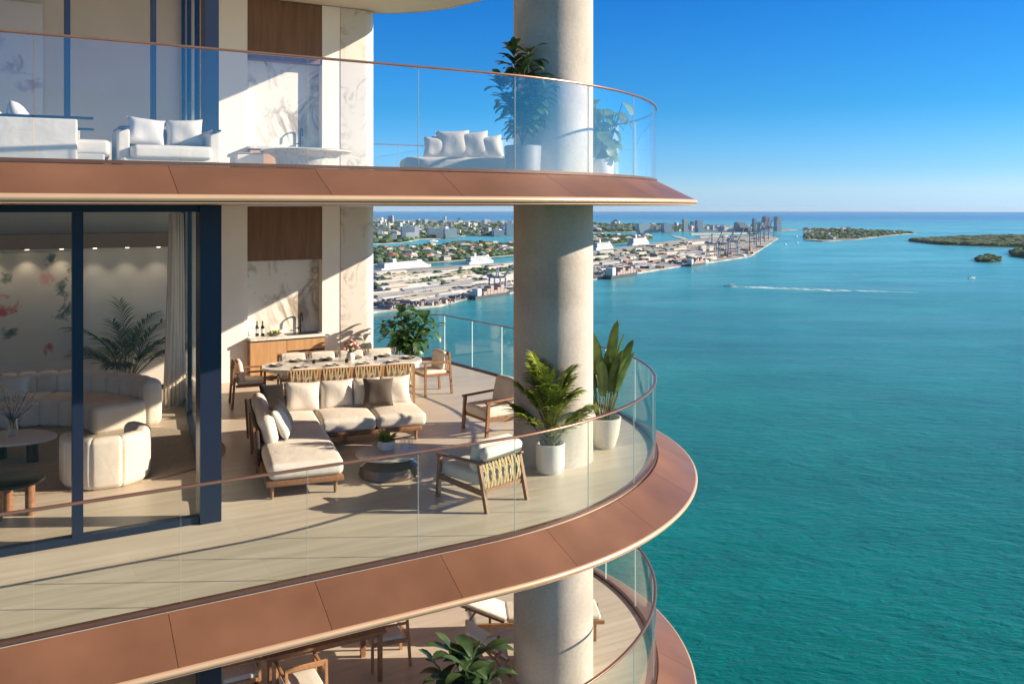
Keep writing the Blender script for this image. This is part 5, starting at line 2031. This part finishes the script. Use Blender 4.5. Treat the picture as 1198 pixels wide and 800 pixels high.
# harbour
def strip(name, a, b, w, m, h):
    p, q = bg(*a), bg(*b)
    mb = MB().beam((p.x, p.y, SEA + h), (q.x, q.y, SEA + h), w, 0.3)
    return struct(mb.build(name, m))


road_lines = [((441, 322), (601, 309), 18), ((441, 334), (601, 321), 22), ((441, 344), (601, 329.5), 16), ((695, 300), (850, 283), 22), ((695, 309), (880, 287), 20)]
for a, b, w in road_lines:
    strip('road', a, b, w, M['lightroad'], 2.9)
strip('road', (441, 348), (601, 333), 14, M['asphalt'], 3.3)
strip('causeway', (300, 318), (520, 308.6), 20, M['lightroad'], 5.5)
strip('causeway', (520, 308.6), (640, 296.6), 20, M['lightroad'], 5.2)

wl = ['long white roofed warehouse on the harbour quay', 'long grey roofed warehouse on the harbour quay', 'long tan roofed warehouse on the harbour quay']
M['rooftan'] = simple('tan_roof', (0.46, 0.38, 0.28), 0.8, 0, 0.08, 0.1)


def shed(px, py, w, d, h, rm, label, group, rz):
    p = bg(px, py)
    mb = MB()
    mb.box((0, 0, h / 2), (w, d, h))
    mb.cur = 1
    mb.add([(-w / 2 - 1, -d / 2 - 1, h), (w / 2 + 1, -d / 2 - 1, h), (w / 2 + 1, d / 2 + 1, h), (-w / 2 - 1, d / 2 + 1, h), (-w / 2 - 1, 0, h + 2.2), (w / 2 + 1, 0, h + 2.2)],
           [(0, 1, 5, 4), (2, 3, 4, 5), (1, 2, 5), (3, 0, 4), (3, 2, 1, 0)])
    o = mb.build('warehouse', [BM['grey'] if rm is M['roofgrey'] else BM['cream'], rm])
    o.location = (p.x, p.y, SEA + 2.5)
    o.rotation_euler = (0, 0, rz)
    tag(o, label, 'warehouse', group)


ra = atan2(bg(601, 343).y - bg(441, 366).y, bg(601, 343).x - bg(441, 366).x)
WG = ['white roofed harbour warehouses', 'grey roofed harbour warehouses', 'tan roofed harbour warehouses']
for k in range(120):
    if k < 80:
        x = rnd.uniform(436, 600)
    else:
        x = rnd.uniform(696, 840)
    t_ = rnd.uniform(0.12, 0.9)
    y = interp(PORT_B, x) + (interp(PORT_F, x) - interp(PORT_B, x)) * t_
    i = rnd.choice((0, 0, 1, 2))
    shed(x, y, rnd.uniform(40, 130), rnd.uniform(9, 15), rnd.uniform(3.5, 6), (M['roofwhite'], M['roofgrey'], M['rooftan'])[i], wl[i], WG[i], ra + rnd.uniform(-0.06, 0.06))

cc = [((0.30, 0.12, 0.09), 'rust red'), ((0.10, 0.14, 0.22), 'navy blue'), ((0.55, 0.52, 0.48), 'white'), ((0.42, 0.28, 0.17), 'orange'), ((0.18, 0.22, 0.19), 'grey green'), ((0.10, 0.10, 0.11), 'black'), ((0.35, 0.25, 0.22), 'brown')]
CMAT = [(simple('container_paint', c, 0.6, 0, 0.15, 0.2), n) for c, n in cc]
ra2 = atan2(bg(878, 300).y - bg(748, 320).y, bg(878, 300).x - bg(748, 320).x)
for k in range(210):
    if k < 130:
        x = rnd.uniform(725, 896)
        t_ = rnd.uniform(0.05, 0.97)
    else:
        x = rnd.uniform(440, 730)
        t_ = rnd.choice((0.72, 0.8, 0.88, 0.94, 0.965)) + rnd.uniform(-0.01, 0.01)
    y = interp(PORT_B, x) + (interp(PORT_F, x) - interp(PORT_B, x)) * t_
    p = bg(x, y)
    m, n = CMAT[rnd.randrange(len(CMAT))] if k < 130 else CMAT[rnd.choice((1, 4, 5, 5, 6, 6, 2))]
    mb = MB()
    rows, tiers = (rnd.randint(2, 5), rnd.randint(1, 3)) if k < 130 else (rnd.randint(6, 14), 2)
    for i in range(rows):
        hh = 2.6 * rnd.randint(1, tiers)
        mb.box((rnd.uniform(-1, 1), (i - rows / 2) * 2.8, hh / 2), (12.2 * rnd.choice((1, 2, 2)), 2.44, hh))
    o = mb.build('container_stack', m)
    o.location = (p.x, p.y, SEA + 2.5)
    o.rotation_euler = (0, 0, ra2 + rnd.choice((0, pi / 2)) if k < 130 else ra + pi / 2)
    tag(o, n + ' container stack among many on the harbour yard', 'container stack', n + ' container stacks on the harbour yard')

# parked cars, far too many to count: one speckle of small boxes
mb = MB()
for k in range(1500):
    x = rnd.uniform(441, 720)
    t_ = rnd.choice((0.33, 0.38, 0.47, 0.62, 0.66, 0.8)) + rnd.uniform(-0.02, 0.02)
    y = interp(PORT_B, x) + (interp(PORT_F, x) - interp(PORT_B, x)) * t_
    p = bg(x, y)
    mb.cur = rnd.randrange(3)
    mb.box((p.x, p.y, SEA + 3.3), (4.4, 1.8, 1.5), rz=ra + pi / 2)
o = mb.build('parked_traffic', [M['roofwhite'], M['asphalt'], M['roofgrey']])
o['kind'] = 'stuff'
o['label'] = 'far-off parked cars and trucks speckling the harbour yard'


def crane(px, py, h, rz, label):
    p = bg(px, py)
    mb = MB()
    for sx in (-1, 1):
        for sy in (-1, 1):
            mb.beam((sx * 9, sy * 12, 0), (sx * 8, sy * 12, h * 0.55), 2.2, 2.2)
        mb.beam((sx * 8.5, -12, h * 0.25), (sx * 8.5, 12, h * 0.25), 1.6, 1.8)
        mb.beam((sx * 8, -12, h * 0.55), (sx * 8, 12, h * 0.55), 2, 2.4)
    mb.beam((-3, 0, h * 0.55), (-3, 0, h * 0.95), 2, 2)
    mb.beam((3, 0, h * 0.55), (3, 0, h * 0.95), 2, 2)
    mb.beam((0, 22, h * 0.57), (0, -14, h * 0.57), 5, 3)
    mb.beam((0, -14, h * 0.57), (0, -34, h * 1.12), 4, 2.5)
    mb.beam((0, 0, h * 0.95), (0, -30, h * 1.02), 0.9, 0.9)
    mb.beam((0, 0, h * 0.95), (0, 20, h * 0.6), 0.9, 0.9)
    mb.box((0, 14, h * 0.62), (7, 10, 5))
    o = mb.build('gantry_crane', M['cranepaint'])
    o.location = (p.x, p.y, SEA + 2.5)
    o.rotation_euler = (0, 0, rz)
    tag(o, label, 'crane', 'gantry cranes on the harbour')


M['cranepaint'] = simple('crane_paint', (0.2, 0.22, 0.28), 0.6, 0, 0.1, 0.1)
CR = bg(900, 287) - bg(884, 297)
cra = atan2(CR.y, CR.x)
for k, (x, y, h) in enumerate(((833, 303, 75), (846, 301, 70), (858, 299, 75), (881, 291, 92), (886, 287.5, 95), (891, 284, 95), (896, 281, 90), (902, 278.5, 88))):
    crane(x, y, h, ra2 if k < 3 else cra, ('blue grey gantry crane among three in a row on the straight container quay' if k < 3 else 'blue grey gantry crane with raised boom in the close row at the harbour tip'))
crane(582, 341, 42, ra, 'small gantry crane on the quay seen beside the concrete column')
M['shipwhite'] = simple('ship_white', (0.55, 0.55, 0.56), 0.5, 0, 0.04, 0.05)
M['shipdark'] = simple('ship_hull_dark', (0.03, 0.045, 0.06), 0.5, 0, 0.2, 0.05)
M['shipblue'] = storey_material('ship_decks', (0.58, 0.58, 0.58), (0.10, 0.14, 0.2), 6.0, 0.5)


def ship(px, py, L, rz, label, cruise=True):
    p = bg(px, py)
    t = thing('cruise_ship' if cruise else 'cargo_ship', label, 'ship', (p.x, p.y, SEA), rz)
    w = L * 0.13
    hull = [(-L / 2, -w / 2), (L * 0.32, -w / 2), (L * 0.44, -w * 0.3), (L / 2, 0), (L * 0.44, w * 0.3), (L * 0.32, w / 2), (-L / 2, w / 2)]
    MB().prism(hull, -1, L * 0.05).build('hull', M['shipwhite'] if cruise else M['shipdark'], t)
    if cruise:
        mb = MB()
        for i in range(4):
            s = 1 - i * 0.045
            mb.box((-L * 0.05 - i * L * 0.012, 0, L * 0.05 + L * 0.026 * (i + 0.5)), (L * 0.8 * s, w * (0.95 - 0.05 * i), L * 0.026))
        mb.build('decks', M['shipblue'], t)
        MB().box((-L * 0.22, 0, L * 0.19), (L * 0.06, w * 0.35, L * 0.07), ry=-0.15).build('funnel', M['shipwhite'], t)
        MB().box((L * 0.2, 0, L * 0.165), (L * 0.08, w * 0.8, L * 0.02)).build('bridge', M['shipwhite'], t)
    else:
        MB().box((-L * 0.38, 0, L * 0.1), (L * 0.1, w * 0.8, L * 0.11)).build('bridge', M['shipwhite'], t)
        mb = MB()
        for i in range(7):
            mb.box((-L * 0.24 + i * L * 0.09, 0, L * 0.05 + 3 + 2 * (i % 3)), (L * 0.08, w * 0.9, 6 + 4 * (i % 3)))
        mb.build('deck_cargo', CMAT[6][0], t)
    return t


rb = atan2(bg(735, 289).y - bg(660, 296).y, bg(735, 289).x - bg(660, 296).x)
ship(748, 286.6, 190, rb, 'white cruise ship moored by the harbour, closest to the far towers')
ship(706, 291.6, 160, rb, 'white cruise ship just past the concrete column')
rb2 = atan2(bg(601, 301).y - bg(515, 309).y, bg(601, 301).x - bg(515, 309).x)
ship(474, 314.2, 215, rb2, 'white cruise ship moored beside the stone pier').scale = (1, 1, 0.55)
ship(562, 308.2, 130, rb2, 'white cruise ship in the narrow channel near the concrete column')
ship(728, 324.2, 150, ra2, 'dark hulled cargo ship moored along the quay, the nearest of the harbour', False)
ship(575, 347.3, 110, ra, 'dark hulled cargo ship at the quay seen between stone pier and column', False)
ship(815, 310.6, 120, ra2, 'small dark cargo ship moored at the container yard quay', False)

# boats and wakes
M['boathull'] = simple('boat_gelcoat', (0.75, 0.75, 0.74), 0.3)


def boat(px, py, L, rz, label, group=None):
    p = bg(px, py)
    t = thing('motor_boat', label, 'boat', (p.x, p.y, SEA), rz, group)
    w = L * 0.3
    MB().prism([(-L / 2, -w / 2), (L * 0.2, -w / 2), (L / 2, 0), (L * 0.2, w / 2), (-L / 2, w / 2)], -0.3, L * 0.1).build('hull', M['boathull'], t)
    MB().box((-L * 0.05, 0, L * 0.15), (L * 0.4, w * 0.6, L * 0.11), bev=0.1).build('cabin', M['boathull'], t)


def wake(pix, label):
    mb = MB()
    up = [bg(x, y - w) for x, y, w in pix]
    dn = [bg(x, y + w) for x, y, w in pix]
    P = [(p.x, p.y, SEA + 0.05) for p in up] + [(p.x, p.y, SEA + 0.05) for p in dn]
    n = len(pix)
    P += [(p.x, p.y, SEA - 0.3) for p in up] + [(p.x, p.y, SEA - 0.3) for p in dn]
    Fw = []
    for i in range(n - 1):
        Fw.append((i, i + 1, n + i + 1, n + i))
    o = MB().add(P[:2 * n], Fw).build('wake', M['foam'])
    struct(o)
    o['label'] = label


wake([(855, 335.2, 0.5), (880, 336.1, 0.9), (920, 337.4, 1.0), (955, 338.8, 1.0)], 'long white wake of a speeding boat')
wake([(955, 338.8, 0.8), (975, 339.6, 1.3), (1000, 340.2, 0.5), (1040, 341.2, 0.25), (1075, 342.2, 0.1)], 'fading tail of the boat wake')
boat(853, 335, 22, radians(172), 'white motor boat at the head of the long wake')
boat(1137, 325.5, 16, radians(10), 'white motor boat alone near the round mangrove islet', None)
boat(919, 286, 20, radians(60), 'white motor boat closest to the harbour tip')
boat(933, 284.3, 22, radians(60), 'white motor boat between harbour tip and the small island')
boat(932, 276.8, 26, radians(60), 'dark looking boat in the channel beside the small island')
boat(507.5, 282.5, 40, radians(20), 'white yacht on the lagoon below the wide blue block')

# ------------------------------------------------------------------ sea air
hz_m = bpy.data.materials.new('sea_haze')
hz_m.use_nodes = True
hz_m.node_tree.nodes.clear()
hv = hz_m.node_tree.nodes.new('ShaderNodeVolumePrincipled')
ho = hz_m.node_tree.nodes.new('ShaderNodeOutputMaterial')
hv.inputs['Color'].default_value = (0.8, 0.9, 1.0, 1)
hv.inputs['Density'].default_value = 1.0e-5
hz_m.node_tree.links.new(hv.outputs[0], ho.inputs['Volume'])
hz = MB().box((0, 0, (SEA - 4 + 16) / 2), (70000, 70000, 16 - (SEA - 4))).build('haze', hz_m)
hz['kind'] = 'stuff'
hz['label'] = 'thin pale sea haze over the whole bay'
